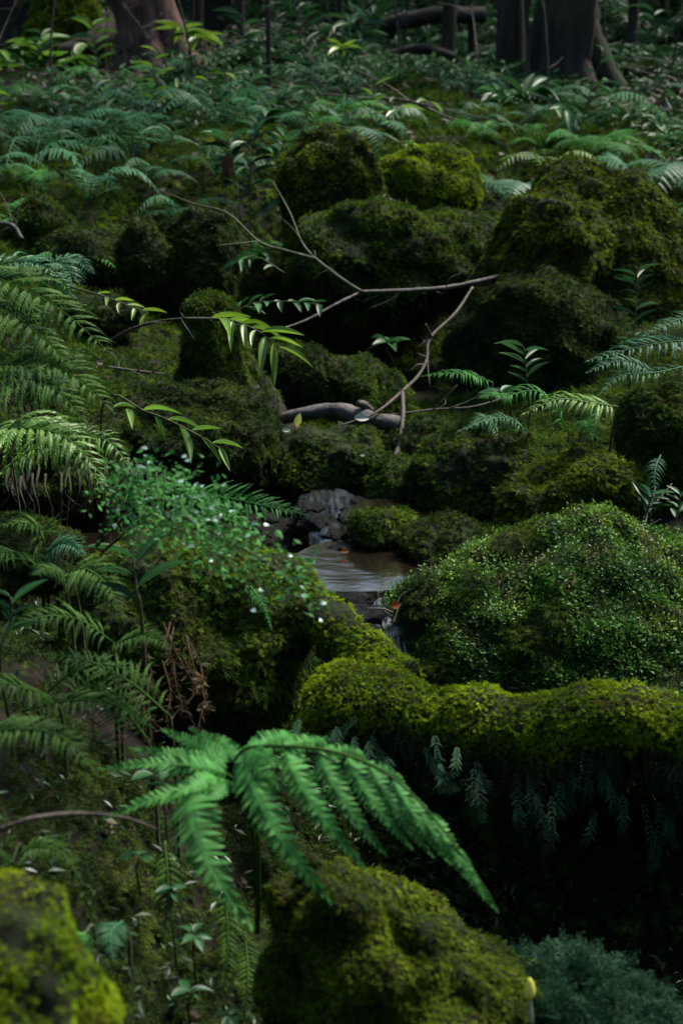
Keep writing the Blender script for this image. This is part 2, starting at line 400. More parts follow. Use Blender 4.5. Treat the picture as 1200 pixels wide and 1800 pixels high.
def cover(root, V, F, d, kind='moss', dens=1.0, seed=0, hang=True, size=1.0, beard=3.2, bare=.0):
    """the moss cover of one rock or log: sprays on the upper side, beards on the under side"""
    s = size * (.0070 + .0016 * d); r = np.random.default_rng(seed + 70)
    up = lambda c, N: np.clip(N[:, 2] * 1.1 + .95, 0, 1) * np.clip(1.0 + 1.0 * noise(c, 7, seed) + .5 * noise(c, 19, seed + 6) - bare, .03, 1) * np.clip(1.1 - N[:, 1] * .9, .15, 1)
    A = area(V, F, up); n = int(min(46000, dens * A * 5.4 / (s * s)))
    p, q = sample(V, F, n, up, seed); X, Z = lay(p, q, seed, .4)
    lift = np.clip(noise(p, 26, seed + 2) + .35, 0, 1) * r.random(n)
    sc = s * r.uniform(.6, 1.35, n) * (1 + .25 * noise(p, 12, seed + 8))
    p = p + q * (s * .6 * lift)[:, None]
    if kind == 'moss_leafy':
        k = (r.random(n) < .75) & (noise(p, 5, seed) + .5 * noise(p, 14, seed + 1) > -.28)
        k2 = k & (r.random(n) < .8); instances('moss', p[k2], X[k2], Z[k2], sc[k2] * r.uniform(.55, 1.15, k2.sum()), 'leafy', M[kind], root); instances('moss', p[~k], X[~k], Z[~k], sc[~k], 'frond', M['moss'], root)
    else:
        k = r.random(n) < .6
        instances('moss', p[k], X[k], Z[k], sc[k], 'frond', M[kind], root); instances('moss', p[~k], X[~k], Z[~k], sc[~k], 'tuft', M[kind], root)
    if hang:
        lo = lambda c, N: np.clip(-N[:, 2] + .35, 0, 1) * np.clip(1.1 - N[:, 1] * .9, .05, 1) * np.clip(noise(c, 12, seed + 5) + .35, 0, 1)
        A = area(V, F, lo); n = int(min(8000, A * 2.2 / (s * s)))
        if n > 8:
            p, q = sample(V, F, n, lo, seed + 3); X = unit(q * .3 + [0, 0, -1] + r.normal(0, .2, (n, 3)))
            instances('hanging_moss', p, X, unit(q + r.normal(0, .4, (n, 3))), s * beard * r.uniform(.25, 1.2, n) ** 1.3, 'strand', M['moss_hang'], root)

def boulder(cx, cy, hw, hh, d, label, kind='moss', ry=1.0, lump=.22, seed=0, dens=1.0, name='mossy_boulder', tilt=0.0, flat=0.0,
            cat='boulder', group='mossy boulders along the stream', hang=True, size=1.0, sub=5, taper=0.0):
    k = d / FPX; c = P(cx, cy, d)
    U, F = ico(sub)
    r = np.array([hw * k, hw * k * ry, hh * k])
    q = U.copy()
    if flat: q = np.sign(q) * np.abs(q) ** (1 - flat)          # squarer shoulders
    rr_ = np.random.default_rng(seed + 900); pn = unit(rr_.normal(0, 1, (13, 3))); hh_ = rr_.uniform(.85, 1.12, 13)      # broken rock: flat faces with worn edges
    q = q * ((np.clip(U @ pn.T, 0, None) / hh_) ** 13).sum(1).clip(.3, None)[:, None] ** (-1 / 13)
    ns = fbm(U * 1.0 + seed * 3.1, 1.3, seed, 3) * lump * .7 + fbm(U + seed, 4, seed + 9, 3) * lump * .35
    q = q * (1 + ns)[:, None]
    if taper: q[:, :2] *= (1 - taper * q[:, 2:3])
    V = q * r
    if tilt:
        ct, st = math.cos(tilt), math.sin(tilt); V = np.stack([V[:, 0] * ct - V[:, 2] * st, V[:, 1], V[:, 0] * st + V[:, 2] * ct], 1)
    V = V + c
    N = unit(U / r)
    V = V + N * ((fbm(V, 24, seed + 3, 2) * .011 + (.5 - np.abs(fbm(V, 8 / max(.5, d / 4), seed + 4, 2))) * .026 - .008) * min(1.3, hw * k / .14))[:, None]
    base = np.array([c[0], c[1], V[:, 2].min()])
    o = obj(name, V, F, M['rock'], None, base)
    tag(o, label, cat, group)
    cover(o, V, F, d, kind, dens, seed, hang, size)
    return o, V, F

# ------------------------------------------------------------------ ground
ctrl = np.array([
    (0, .6, .05), (.6, 1.2, -.15), (.62, 2.0, -.45), (.55, 2.5, -.7), (.9, 2.45, -.65), (1.1, 1.8, -.4), (.3, 1.9, .0), (.3, 2.5, -.35), (0, 1.7, -.02), (-.05, 2.4, .0), (.2, 2.75, -.1),
    (-.48, 1.85, .5), (-.30, 1.75, .34), (-.22, 2.0, .26), (-.8, 1.5, .72), (-.5, 2.45, .46), (-.85, 2.6, .55), (-.45, 1.1, .55), (-1.2, 2, .9),
    (-.25, 2.9, .28), (-.58, 3.42, .33), (-.85, 3.5, .36), (-.4, 3.5, .33), (.04, 3.45, .32), (-.2, 3.6, .34), (.12, 3.15, .22), (.2, 2.95, .08), (.5, 3.0, -.1), (.1, 3.9, .40), (-.05, 4.1, .42), (.3, 3.9, .40),
    (-.8, 3.8, .46), (-.8, 4.1, .60), (-.45, 4.15, .47), (-.95, 4.6, .70), (-1.1, 5.2, .80), (-1.4, 4, .8), (-.5, 4.9, .62), (-.9, 6, .88), (-1.5, 5.8, .97), (-1.4, 3, .9),
    (.1, 4.8, .47), (.1, 5.6, .42), (.35, 5.2, .45), (.1, 6.2, .44), (.5, 6.3, .55), (.1, 6.55, .8), (-.1, 5.3, .46), (0, 6.9, 1.12), (.75, 6.6, .85), (-.5, 6.6, 1.06),
    (.9, 3.9, .52), (.6, 3.3, .3), (1.2, 3.4, .5), (.5, 4.2, .45), (1.0, 4.6, .62), (1.3, 5.4, .7), (.8, 5.4, .7), (1.5, 4.2, .8), (1.5, 6.8, .98), (1.5, 2.6, .0),
    (0, 8, 1.42), (-1.5, 7.5, 1.3), (1.6, 8, 1.32), (0, 9.2, 1.52), (-2, 9, 1.5), (2.2, 9.5, 1.45), (0, 10.8, 1.58), (-1.5, 11, 1.60), (2, 11, 1.58), (4, 9, 1.8), (-4, 8, 1.8), (3, 5, 1.6), (-3, 5, 1.5), (3, 2, 1.4), (-3, 2, 1.6), (0, -2, .4), (3, -2, 1.6), (-3, -2, 1.6),
])
def _tps(r): return np.where(r > 1e-9, r * r * np.log(np.maximum(r, 1e-9)), 0)
_n = len(ctrl); _D = np.linalg.norm(ctrl[:, None, :2] - ctrl[None, :, :2], axis=2)
_A = np.zeros((_n + 3, _n + 3)); _A[:_n, :_n] = _tps(_D) + np.eye(_n) * .004
_A[:_n, _n] = 1; _A[:_n, _n + 1:] = ctrl[:, :2]; _A[_n:, :_n] = _A[:_n, _n:].T
_w = np.linalg.solve(_A, np.concatenate([ctrl[:, 2], [0, 0, 0]]))
def height(xy):
    xy = np.atleast_2d(np.asarray(xy, float)); out = np.zeros(len(xy))
    q = xy.copy(); q[:, 0] = np.clip(q[:, 0], -3.5, 3.5); q[:, 1] = np.clip(q[:, 1], -2, 10.8)
    for i in range(0, len(xy), 20000):
        s = q[i:i + 20000]
        out[i:i + 20000] = _tps(np.linalg.norm(s[:, None] - ctrl[None, :, :2], axis=2)) @ _w[:_n] + _w[_n] + s @ _w[_n + 1:]
    ex = np.maximum(np.abs(xy[:, 0]) - 3.5, 0); ey = np.maximum(xy[:, 1] - 10.8, 0); eb = np.maximum(-2 - xy[:, 1], 0)
    out += 14 * (1 - np.exp(-ex * .32 / 14)) + 22 * (1 - np.exp(-np.maximum(ey - 6, 0) * .30 / 22)) + np.minimum(ey, 6) * .05 + .42 * np.exp(-((xy[:, 0] + .55) ** 2 / .5 + (xy[:, 1] - 12) ** 2 / .9)) + 8 * (1 - np.exp(-eb * .3 / 8))
    p3 = np.concatenate([xy, np.zeros((len(xy), 1))], 1)
    near = np.clip((xy[:, 1] - 6.5) / 3, 0, 1)
    out += fbm(p3, 2.2, 5, 4) * (.02 + .07 * near) + fbm(p3, 11, 8, 2) * .012
    return out
def hz(x, y): return float(height([[x, y]])[0])
gx = np.concatenate([-np.geomspace(300, 2.55, 60), np.linspace(-2.5, 2.5, 190), np.geomspace(2.55, 300, 60)])
gy = np.concatenate([-np.geomspace(200, .1, 24), np.linspace(.0, 8, 260), np.linspace(8.05, 16, 110), np.geomspace(16.2, 400, 60)])
GX, GY = np.meshgrid(gx, gy); xy = np.stack([GX.ravel(), GY.ravel()], 1)
GV = np.concatenate([xy, height(xy)[:, None]], 1)
nx, ny = len(gx), len(gy); ii = (np.arange(ny - 1)[:, None] * nx + np.arange(nx - 1)[None]).ravel()
GF = np.stack([ii, ii + 1, ii + 1 + nx, ii + nx], 1)
ground = link('ground', mesh('ground', GV, GF, [M['soil']])); tag(ground, kind='structure')
ROOT['ground'] = np.zeros(3)

# ground cover: moss near the stream, litter and low undergrowth up the slope
def band(y0, y1, x, f, t):
    return lambda c, N: ((c[:, 1] > y0) & (c[:, 1] < y1) & (np.abs(c[:, 0]) < x)) * np.clip(noise(c, f, 3) + t, 0, 1)
def ground_cover(name, n, keep, scale, kind, mat, label, seed, out=.5):
    r = np.random.default_rng(seed); p, q = sample(GV, GF, n, keep, seed); X, Z = lay(p, q, seed, out, .5, .7)
    o = instances(name, p, X, Z, scale * r.uniform(.5, 1.4, n), kind, M[mat]); tag(o, label, 'moss', kind='stuff')
fr = lambda c: (np.abs(c[:, 0]) < .29 * c[:, 1] + .5)
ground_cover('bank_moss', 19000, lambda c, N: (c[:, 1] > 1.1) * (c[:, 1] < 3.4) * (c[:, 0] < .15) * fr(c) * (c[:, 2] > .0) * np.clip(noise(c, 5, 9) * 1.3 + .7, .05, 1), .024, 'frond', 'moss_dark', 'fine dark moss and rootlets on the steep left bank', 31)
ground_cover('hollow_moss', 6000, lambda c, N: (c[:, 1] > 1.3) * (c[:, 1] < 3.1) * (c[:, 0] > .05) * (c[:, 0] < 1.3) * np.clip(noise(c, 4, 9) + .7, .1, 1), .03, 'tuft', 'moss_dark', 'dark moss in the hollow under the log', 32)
ground_cover('ground_moss', 56000, lambda c, N: band(3.0, 6.2, 1.7, 3, .9)(c, N) * fr(c) * (c[:, 2] > .455), .03, 'frond', 'moss', 'green moss covering the banks between the boulders', 33)
ground_cover('slope_moss', 56000, lambda c, N: band(5.6, 10, 2.9, 2, 1.0)(c, N) * fr(c), .05, 'frond', 'moss', 'moss on the slope behind the boulders', 34)
p, q = sample(GV, GF, 9000, lambda c, N: band(.6, 16, 5, 1.5, .5)(c, N) * (c[:, 2] > .47 - (c[:, 1] < 2.5) * .3) * (.3 + c[:, 1] * .1), 13)
o = obj('leaf_litter', *roundlets(p, unit(q + [0, 0, 1]), .02 + .0022 * p[:, 1], 6, .5), M['litter'], None, smooth=False); tag(o, 'brown fallen leaves scattered over the forest floor', 'leaf litter', kind='stuff')
def undergrowth(name, n, y0, y1, x, hmax, size, seed, mat, label, t=.3):
    r = np.random.default_rng(seed)
    p, q = sample(GV, GF, n, lambda c, N: band(y0, y1, x, .9, t)(c, N) / (.4 + .06 * c[:, 1]) * (1 - .97 * ((np.abs(c[:, 0] + 2.15) < .5) & (c[:, 1] > 10.4) & (c[:, 1] < 12.2))), seed)
    patch = np.clip(noise(p, 1.4, seed) * .8 + .55, .06, 1)
    p = p + np.stack([np.zeros(n), np.zeros(n), r.random(n) ** 1.6 * hmax * patch], 1)
    A = unit(np.stack([r.normal(0, 1, n), r.normal(0, 1, n), r.normal(-.1, .35, n)], 1)); S = unit(np.cross(A, np.array([0, 0, 1]) + r.normal(0, .3, (n, 3))))
    L = size * r.uniform(.4, 1.3, n)
    V, F = kites(p, A, S, L, L * .34, np.array([[0, 0, -1]]) * (L * .2)[:, None])
    o = obj(name, V, F, mat, None, smooth=False); tag(o, label, 'undergrowth', kind='stuff')
undergrowth('undergrowth', 26000, 6.8, 11, 3.2, .28, .075, 21, M['under'], 'low leafy undergrowth on the forest floor before the trees')
undergrowth('bank_plants', 9000, 1.2, 3.1, 1.0, .10, .022, 23, M['leaf_bank'], 'small wet leaves growing thickly on the near banks', .5)
undergrowth('slope_plants', 26000, 9.8, 12.8, 3.8, .5, .085, 24, M['under'], 'patchy seedlings and leaves on the brown slope between the trees', .3)
p, q = sample(GV, GF, 9000, lambda c, N: band(8.5, 14, 4, .8, .6)(c, N), 16)
o = obj('slope_litter', *roundlets(p, unit(q + [0, 0, 1]), .07, 8, .5), M['litter'], None, smooth=False); tag(o, 'brown leaf litter on the slope between the trunks', 'leaf litter', kind='stuff')
undergrowth('tall_shrubs', 36000, 12.6, 17, 4.6, 2.4, .11, 27, M['under'], 'tall leafy shrubs crowding between the far trunks', .25)
undergrowth('far_undergrowth', 90000, 12.2, 27, 9, 2.2, .14, 22, M['under'], 'dense shrubs and leaves on the hillside behind the trees', .15)

def wood(n, seed=5):  # ring of foliage, mostly out of view, added to shade the scene from low sky
    r = np.random.default_rng(seed); a = r.uniform(0, 2 * math.pi, n); R = 13 + 26 * r.random(n) ** .8
    x, y = R * np.sin(a), R * np.cos(a) + 4; k = ~((y > 4) & (np.abs(x) < y * .32) & (y < 17)); x, y = x[k], y[k]; n = len(x)
    z = height(np.stack([x, y], 1)) + np.where((y > 0) & (np.abs(x) < y * .4), 1.2, .5) + 13.5 * r.random(n)
    p = np.stack([x, y, z], 1); kk = noise(p, .45, 3) > -.3; p = p[kk]; n = len(p)
    A = unit(r.normal(0, 1, (n, 3)) * [1, 1, .6]); S = unit(np.cross(A, [0, 0, 1] + r.normal(0, .4, (n, 3)))); L = r.uniform(.3, .8, n)
    o = obj('shading_woods', *kites(p, A, S, L, L * .5, np.zeros((n, 3))), M['under'], None, smooth=False); tag(o, 'leafy wood all round the stream, mostly unseen, added to block low sky light', 'woods', kind='stuff')
wood(72000)

# ------------------------------------------------------------------ stream
def sheet(name, outline, z, mat, cat=None, n=14):
    """a flat water surface inside an outline of (x, y)"""
    O = spline(np.array(outline + outline[:1]), n * 4)[:-1]
    c = O.mean(0); V = [np.append(c, z)]; rings = 8
    for k in range(1, rings + 1):
        for a in O: V.append(np.append(c + (a - c) * k / rings, z))
    m = len(O); F3 = np.array([[0, 1 + i, 1 + (i + 1) % m] for i in range(m)])
    F4 = np.array([[1 + (k - 1) * m + i, 1 + k * m + i, 1 + k * m + (i + 1) % m, 1 + (k - 1) * m + (i + 1) % m] for k in range(1, rings) for i in range(m)])
    o = obj(name, np.array(V), [F3, F4], mat, None, (c[0], c[1], z)); tag(o, kind='structure'); return o
def outl(z, pts):
    r = []
    for px, py in pts:
        yn = (900 - py) / FPX; d = (z - CAM_Z) / (-SP + yn * CP); a = P(px, py, d); r.append((a[0], a[1]))
    return r
sheet('stream_pool', outl(.40, [(500, 985), (560, 955), (640, 950), (760, 962), (790, 1000), (740, 1030), (620, 1040), (540, 1030)]), .40, M['water'])
sheet('stream_side_pool', outl(.402, [(60, 975), (130, 940), (260, 935), (380, 940), (470, 960), (420, 1000), (250, 1010), (120, 1000)]), .402, M['water'])
sheet('upper_stream', outl(.447, [(600, 905), (640, 880), (720, 875), (800, 880), (820, 905), (740, 925), (640, 922)]), .447, M['water'])
def chute(name, pts, width, mat, up=(0, -.3, 1), n=26, m=14, rough=.012, label=None, seed=0):
    C = spline(pts, n); T = unit(np.gradient(C, axis=0)); S = unit(np.cross(T, up)); W = np.interp(np.linspace(0, 1, n), np.linspace(0, 1, len(width)), width)
    u = np.linspace(-1, 1, m); V = (C[:, None] + S[:, None] * (u[None, :, None] * W[:, None, None]) - np.array([0, 0, 1]) * (u ** 2)[None, :, None] * W[:, None, None] * .35).reshape(-1, 3)
    V[:, 2] += fbm(V * [1, .35, 1], 22, seed, 3) * rough
    i = (np.arange(n - 1)[:, None] * m + np.arange(m - 1)[None]).ravel()
    o = obj(name, V, np.stack([i, i + 1, i + 1 + m, i + m], 1), mat, None, C.mean(0)); tag(o, kind='structure'); return o
chute('small_cascade', PP((580, 858, 4.06), (575, 880, 3.96), (580, 905, 3.87), (592, 940, 3.76), (610, 965, 3.70)), (.085, .10, .09, .07, .06), M['film'], seed=3)
chute('lower_cascade', PP((680, 1035, 3.43), (670, 1060, 3.33), (664, 1090, 3.22), (675, 1118, 3.12), (688, 1140, 3.06), (698, 1175, 3.0)), (.11, .10, .06, .04, .04, .05), M['foam'], seed=5)

# ------------------------------------------------------------------ wet stones in the stream
def stone(cx, cy, hw, hh, d, label, seed, ry=1.2, lump=.25):
    k = d / FPX; c = P(cx, cy, d); U, F = ico(4)
    q = np.sign(U) * np.abs(U) ** .85; q = q * (1 + fbm(U + seed * 2.7, 2.2, seed, 5, .62) * lump)[:, None]
    V = q * [hw * k, hw * k * ry, hh * k] + c
    o = obj('wet_stone', V, F, M['wet_rock'], None, (c[0], c[1], V[:, 2].min())); tag(o, label, 'stone', 'wet stones in the stream bed')
stone(560, 930, 34, 26, 3.86, 'rough grey stone under the left side of the thin cascade', 2, 1.1)
stone(620, 915, 30, 22, 3.9, 'rough dark stone under the right side of the thin cascade', 21, 1.1)
stone(590, 948, 26, 15, 3.78, 'small rough stone where the thin cascade meets the brown pool', 22, 1.2)
stone(545, 900, 28, 18, 3.95, 'rounded dark stone left of the lip of the thin cascade', 23, 1.2)
stone(640, 890, 22, 14, 4.0, 'low stone at the right of the lip of the thin cascade', 24, 1.2)
stone(650, 1118, 26, 16, 3.14, 'small stone in the white foot of the lower cascade', 25, 1.1)
stone(575, 884, 46, 14, 4.05, 'flat dark stone at the lip of the upper cascade', 3, 1.4)
stone(620, 1062, 48, 22, 3.36, 'blue-grey slab at the lower lip of the brown pool', 5, 1.0)
stone(712, 1056, 44, 20, 3.38, 'bluish slab under the right end of the brown pool', 6, 1.0)
stone(625, 1100, 55, 36, 3.24, 'dark wet stone beside the lower cascade', 8, 1.0)
stone(605, 965, 24, 10, 3.68, 'small pale stone at the foot of the upper cascade', 11, 1.0)
stone(870, 1215, 50, 28, 3.0, 'grey-green wet stone under the skirt of the leafy boulder', 12, 1.2)

# pebbles of the stream bed
r = np.random.default_rng(17); U, F = ico(1); parts = []
for k in range(420):
    x, y = r.uniform(-.42, .42), r.uniform(2.95, 4.3); z = hz(x, y)
    sc = r.uniform(.006, .03) * r.uniform(.5, 1); parts.append(((U * (1 + .25 * r.normal(0, 1, (len(U), 1)))) * sc * [1.2, 1, .6] + [x, y, z], F))
V, F = join(parts); o = obj('pebbles', V, F, M['wet_rock'], None, smooth=True); tag(o, 'dark wet pebbles along the stream bed', 'pebbles', kind='stuff')
# ------------------------------------------------------------------ mossy boulders
B = boulder
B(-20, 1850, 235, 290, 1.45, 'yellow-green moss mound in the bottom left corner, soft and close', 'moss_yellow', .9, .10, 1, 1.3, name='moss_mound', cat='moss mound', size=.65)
B(735, 1870, 258, 405, 2.0, 'olive moss mound under the big fern at the bottom, beside the black hollow', 'moss_olive', .8, .17, 2, 1.0, taper=.28, tilt=.36, name='moss_mound', cat='moss mound', size=.7)
B(330, 1130, 215, 165, 2.9, 'moss-grown mound with an overhanging dark right side, below the glinting shrub', 'moss', .9, .18, 4, 1.0, flat=.1)
B(1015, 1150, 350, 235, 3.25, 'big wedge-shaped boulder covered in bright small leaves, right of the pool', 'moss_leafy', .7, .13, 5, 1.0, taper=.34, tilt=-.16)
B(770, 1070, 62, 50, 3.15, 'brown-tipped moss lobe jutting left from the leafy boulder over the stream', 'moss_dark', 1, .2, 6)
B(805, 985, 100, 68, 3.6, 'low moss boulder between the pool and the leafy boulder', 'moss_dark', 1, .18, 7)
B(682, 935, 64, 36, 3.72, 'small flat-topped moss cushion standing in the stream above the pool', 'moss', .9, .12, 8)
B(1005, 885, 118, 85, 3.75, 'yellow-green rounded boulder just behind the leafy boulder', 'moss_olive', .9, .15, 9)
B(850, 840, 118, 98, 3.95, 'dark feathery boulder left of the yellow-green one, below the lit frond', 'moss', .9, .18, 10)
B(1165, 790, 92, 115, 3.85, 'tall moss boulder at the right edge, below the grey-green fronds', 'moss', .9, .15, 13)
B(745, 800, 75, 62, 4.3, 'dark moss rock at the foot of the forked branch', 'moss_dark', 1, .2, 14)
B(600, 815, 125, 62, 4.25, 'long low moss rock under the brown log', 'moss', .7, .2, 15)
B(700, 850, 52, 42, 4.05, 'small shaggy moss rock overhanging the upper stream', 'moss', 1, .2, 16)
B(330, 790, 165, 105, 4.2, 'broad dark moss mound left of the stump foot', 'moss_dark', .8, .16, 17)
B(100, 830, 130, 75, 3.95, 'undercut mossy bank with dark roots at the left, over the side pool', 'moss_dark', .8, .16, 18, name='mossy_bank', cat='bank')
B(610, 690, 110, 62, 4.9, 'sloping moss rock right of the stump, above the brown log', 'moss', 1, .18, 19, tilt=-.2)
B(520, 660, 75, 60, 4.8, 'dark mossy root hump between the stump and the sloping rock', 'moss_dark', 1, .18, 20, tilt=-.35)
B(585, 378, 88, 150, 6.15, 'tall left peak of the mossy rock pile in the middle', 'moss_olive', .9, .24, 45, taper=.02, flat=.2)
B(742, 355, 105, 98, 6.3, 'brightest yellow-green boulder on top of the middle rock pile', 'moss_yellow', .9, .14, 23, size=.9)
B(655, 460, 140, 108, 5.85, 'wide shadowed boulder under the two peaks, over the dark cave', 'moss', 1.2, .2, 24)
B(800, 455, 110, 82, 5.85, 'low mossy ridge joining the middle pile to the right hill boulder', 'moss', 1.2, .18, 25)
B(1035, 505, 195, 232, 5.6, 'pointed moss hill at the right, highest of the right-hand rocks', 'moss_olive', .7, .13, 26, taper=.36, sub=6)
B(962, 450, 100, 96, 5.2, 'rounded moss lobe in front of the pointed hill', 'moss_olive', .9, .14, 27)
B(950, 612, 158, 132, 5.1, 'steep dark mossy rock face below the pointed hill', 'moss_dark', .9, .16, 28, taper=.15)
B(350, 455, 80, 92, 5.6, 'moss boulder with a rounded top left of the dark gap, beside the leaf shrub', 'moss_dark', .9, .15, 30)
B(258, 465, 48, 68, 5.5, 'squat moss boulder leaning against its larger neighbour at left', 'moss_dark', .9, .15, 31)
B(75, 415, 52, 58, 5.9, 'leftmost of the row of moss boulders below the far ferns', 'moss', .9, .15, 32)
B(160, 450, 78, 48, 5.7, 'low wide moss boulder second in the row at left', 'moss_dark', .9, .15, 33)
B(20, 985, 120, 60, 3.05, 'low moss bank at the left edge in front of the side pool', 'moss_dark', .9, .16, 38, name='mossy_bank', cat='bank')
B(180, 560, 62, 42, 5.0, 'small dark moss boulder behind the arching fronds at left', 'moss_dark', .9, .15, 34)
B(112, 95, 72, 112, 11.6, 'bright lime moss stone in the sunlit corner behind the left tree', 'moss_yellow', .8, .2, 36, group='stones far up the slope')
B(1165, 170, 80, 60, 10.5, 'brownish mossy rise right of the big dark trunk', 'moss_dark', .9, .2, 37, group='stones far up the slope')

# ------------------------------------------------------------------ logs and stump
def mossy_tube(name, pts, radii, d, label, kind, cat, seed, n=60, seg=28, lump=.22, size=1.0, dens=1.0):
    V, F = tube(pts, radii, n, seg, lump, 9, seed); V = V + (fbm(V, 4.5, seed, 3)[:, None] * .26 * np.mean(radii) + fbm(V, 30, seed + 1, 2)[:, None] * .005) * np.array([.3, .5, 1])
    c = V.mean(0); o = obj(name, V, F, M['rock'], None, (c[0], c[1], V[:, 2].min())); tag(o, label, cat)
    cover(o, V, F[0], d, kind, dens, seed, True, size * .8, 8.0 if name == 'mossy_log' else 3, .0)
    return o, V, F
lg, LV, LF = mossy_tube('mossy_log', PP((555, 1270, 2.62), (610, 1248, 2.6), (690, 1248, 2.58), (760, 1264, 2.55), (840, 1262, 2.52), (930, 1284, 2.49), (1060, 1268, 2.45), (1180, 1296, 2.42), (1300, 1306, 2.4), (1500, 1330, 2.36), (1750, 1370, 2.33)), (.05, .078, .066, .050, .064, .054, .068, .060, .076, .078, .08), 2.5,
                        'thick fallen log under yellow-green moss crossing the right foreground', 'moss_yellow', 'log', 41)
mossy_tube('mossy_root', PP((250, 1050, 2.85), (400, 1010, 2.86), (500, 1012, 2.84), (565, 1080, 2.78), (630, 1150, 2.70), (700, 1215, 2.62)), (.03, .045, .045, .042, .045, .055), 2.8,
           'slanting moss-covered root running down from the mound to the log', 'moss_yellow', 'root', 42, lump=.2)
# shaggy ferns and beards hanging under the log
for k, (px, py, L) in enumerate([(860, 1370, 95), (930, 1400, 120), (1130, 1420, 110), (640, 1330, 60), (1020, 1370, 70), (780, 1340, 60), (560, 1290, 50)]):
    c = P(px, py, 2.42); r = np.random.default_rng(k + 90)
    rt = empty('hanging_fern', c)
    tag(rt, ['bluish hanging fern in the middle of the log underside', 'longest hanging fern under the log', 'pale hanging fern under the log near the right edge', 'small hanging fern under the broken end of the log',
             'short hanging tuft under the log right of the long one', 'short green tuft on the face of the log above the big fern tip', 'grey tuft below the left end of the log'][k], 'fern', 'ferns hanging under the log')
    for j in range(6):
        x0 = c + np.array([r.normal(0, .035), r.normal(0, .02), r.uniform(-.01, .03)])
        end = x0 + np.array([r.normal(0, .02), -.02, -L * 2.42 / FPX * r.uniform(.5, 1.1)])
        C = spline([x0, (x0 + end) / 2 + [0, -.02, 0], end], 16); T = unit(np.gradient(C, axis=0)); S = unit(np.cross(T, [0, 1, .2]))
        V = []; F = []
        for i in range(15):
            wd = .011 * math.sin(math.pi * (i + 2.5) / 19) ** .6 * r.uniform(.5, 1.4)
            for sg in (-1, 1):
                b = len(V); V += [C[i], C[i] + S[i] * sg * wd * .5 + T[i] * .0005, C[i] + S[i] * sg * wd + T[i] * (.007 + .004 * r.random()) + [0, -.006 * r.random(), 0], C[i] + T[i] * .0025]; F.append([b, b + 1, b + 2, b + 3])
        obj('frond', np.array(V), np.array(F), M['filmy'], rt, smooth=False)
# blue-green filmy fern clump right of the bottom mound
rt = empty('filmy_fern_clump', P(950, 1760, 2.0)); tag(rt, 'blue-green lacy fern clump sloping down from the bottom mound into the black hollow', 'fern')
r = np.random.default_rng(5)
U, F = ico(4)
V = U * [.17, .16, .13] + P(985, 1875, 2.0); V = V + fbm(V, 14, 3, 3)[:, None] * .012 * U
p, q = sample(V, F, 2400, lambda c, N: np.clip(N[:, 2] + .6, 0, 1), 7); X_, Z_ = lay(p, q, 5, .5, .6, .5)
instances('foliage', p, X_, Z_, .042 * r.uniform(.5, 1.3, 2400), 'fan', M['filmy'], rt)
obj('root_mass', V, F, M['rock'], rt)

rt = empty('hanging_roots', P(120, 860, 3.6)); tag(rt, 'curtain of thin dark roots hanging from the undercut left bank', 'roots'); r = np.random.default_rng(14)
for k in range(34):
    x0 = r.uniform(10, 290); y0 = 845 + r.uniform(-15, 20); y1 = y0 + r.uniform(30, 95); d = r.uniform(3.5, 3.62)
    V, F = tube(PP((x0, y0 - 25, d + .06), (x0 + r.normal(0, 3), y0, d), (x0 + r.normal(0, 8), (y0 + y1) / 2, d), (x0 + r.normal(0, 14), y1, d + .01)), (.004, .003, .002, .001), 12, 5, .3, 60, k); obj('root', V, F, M['bark'], rt)
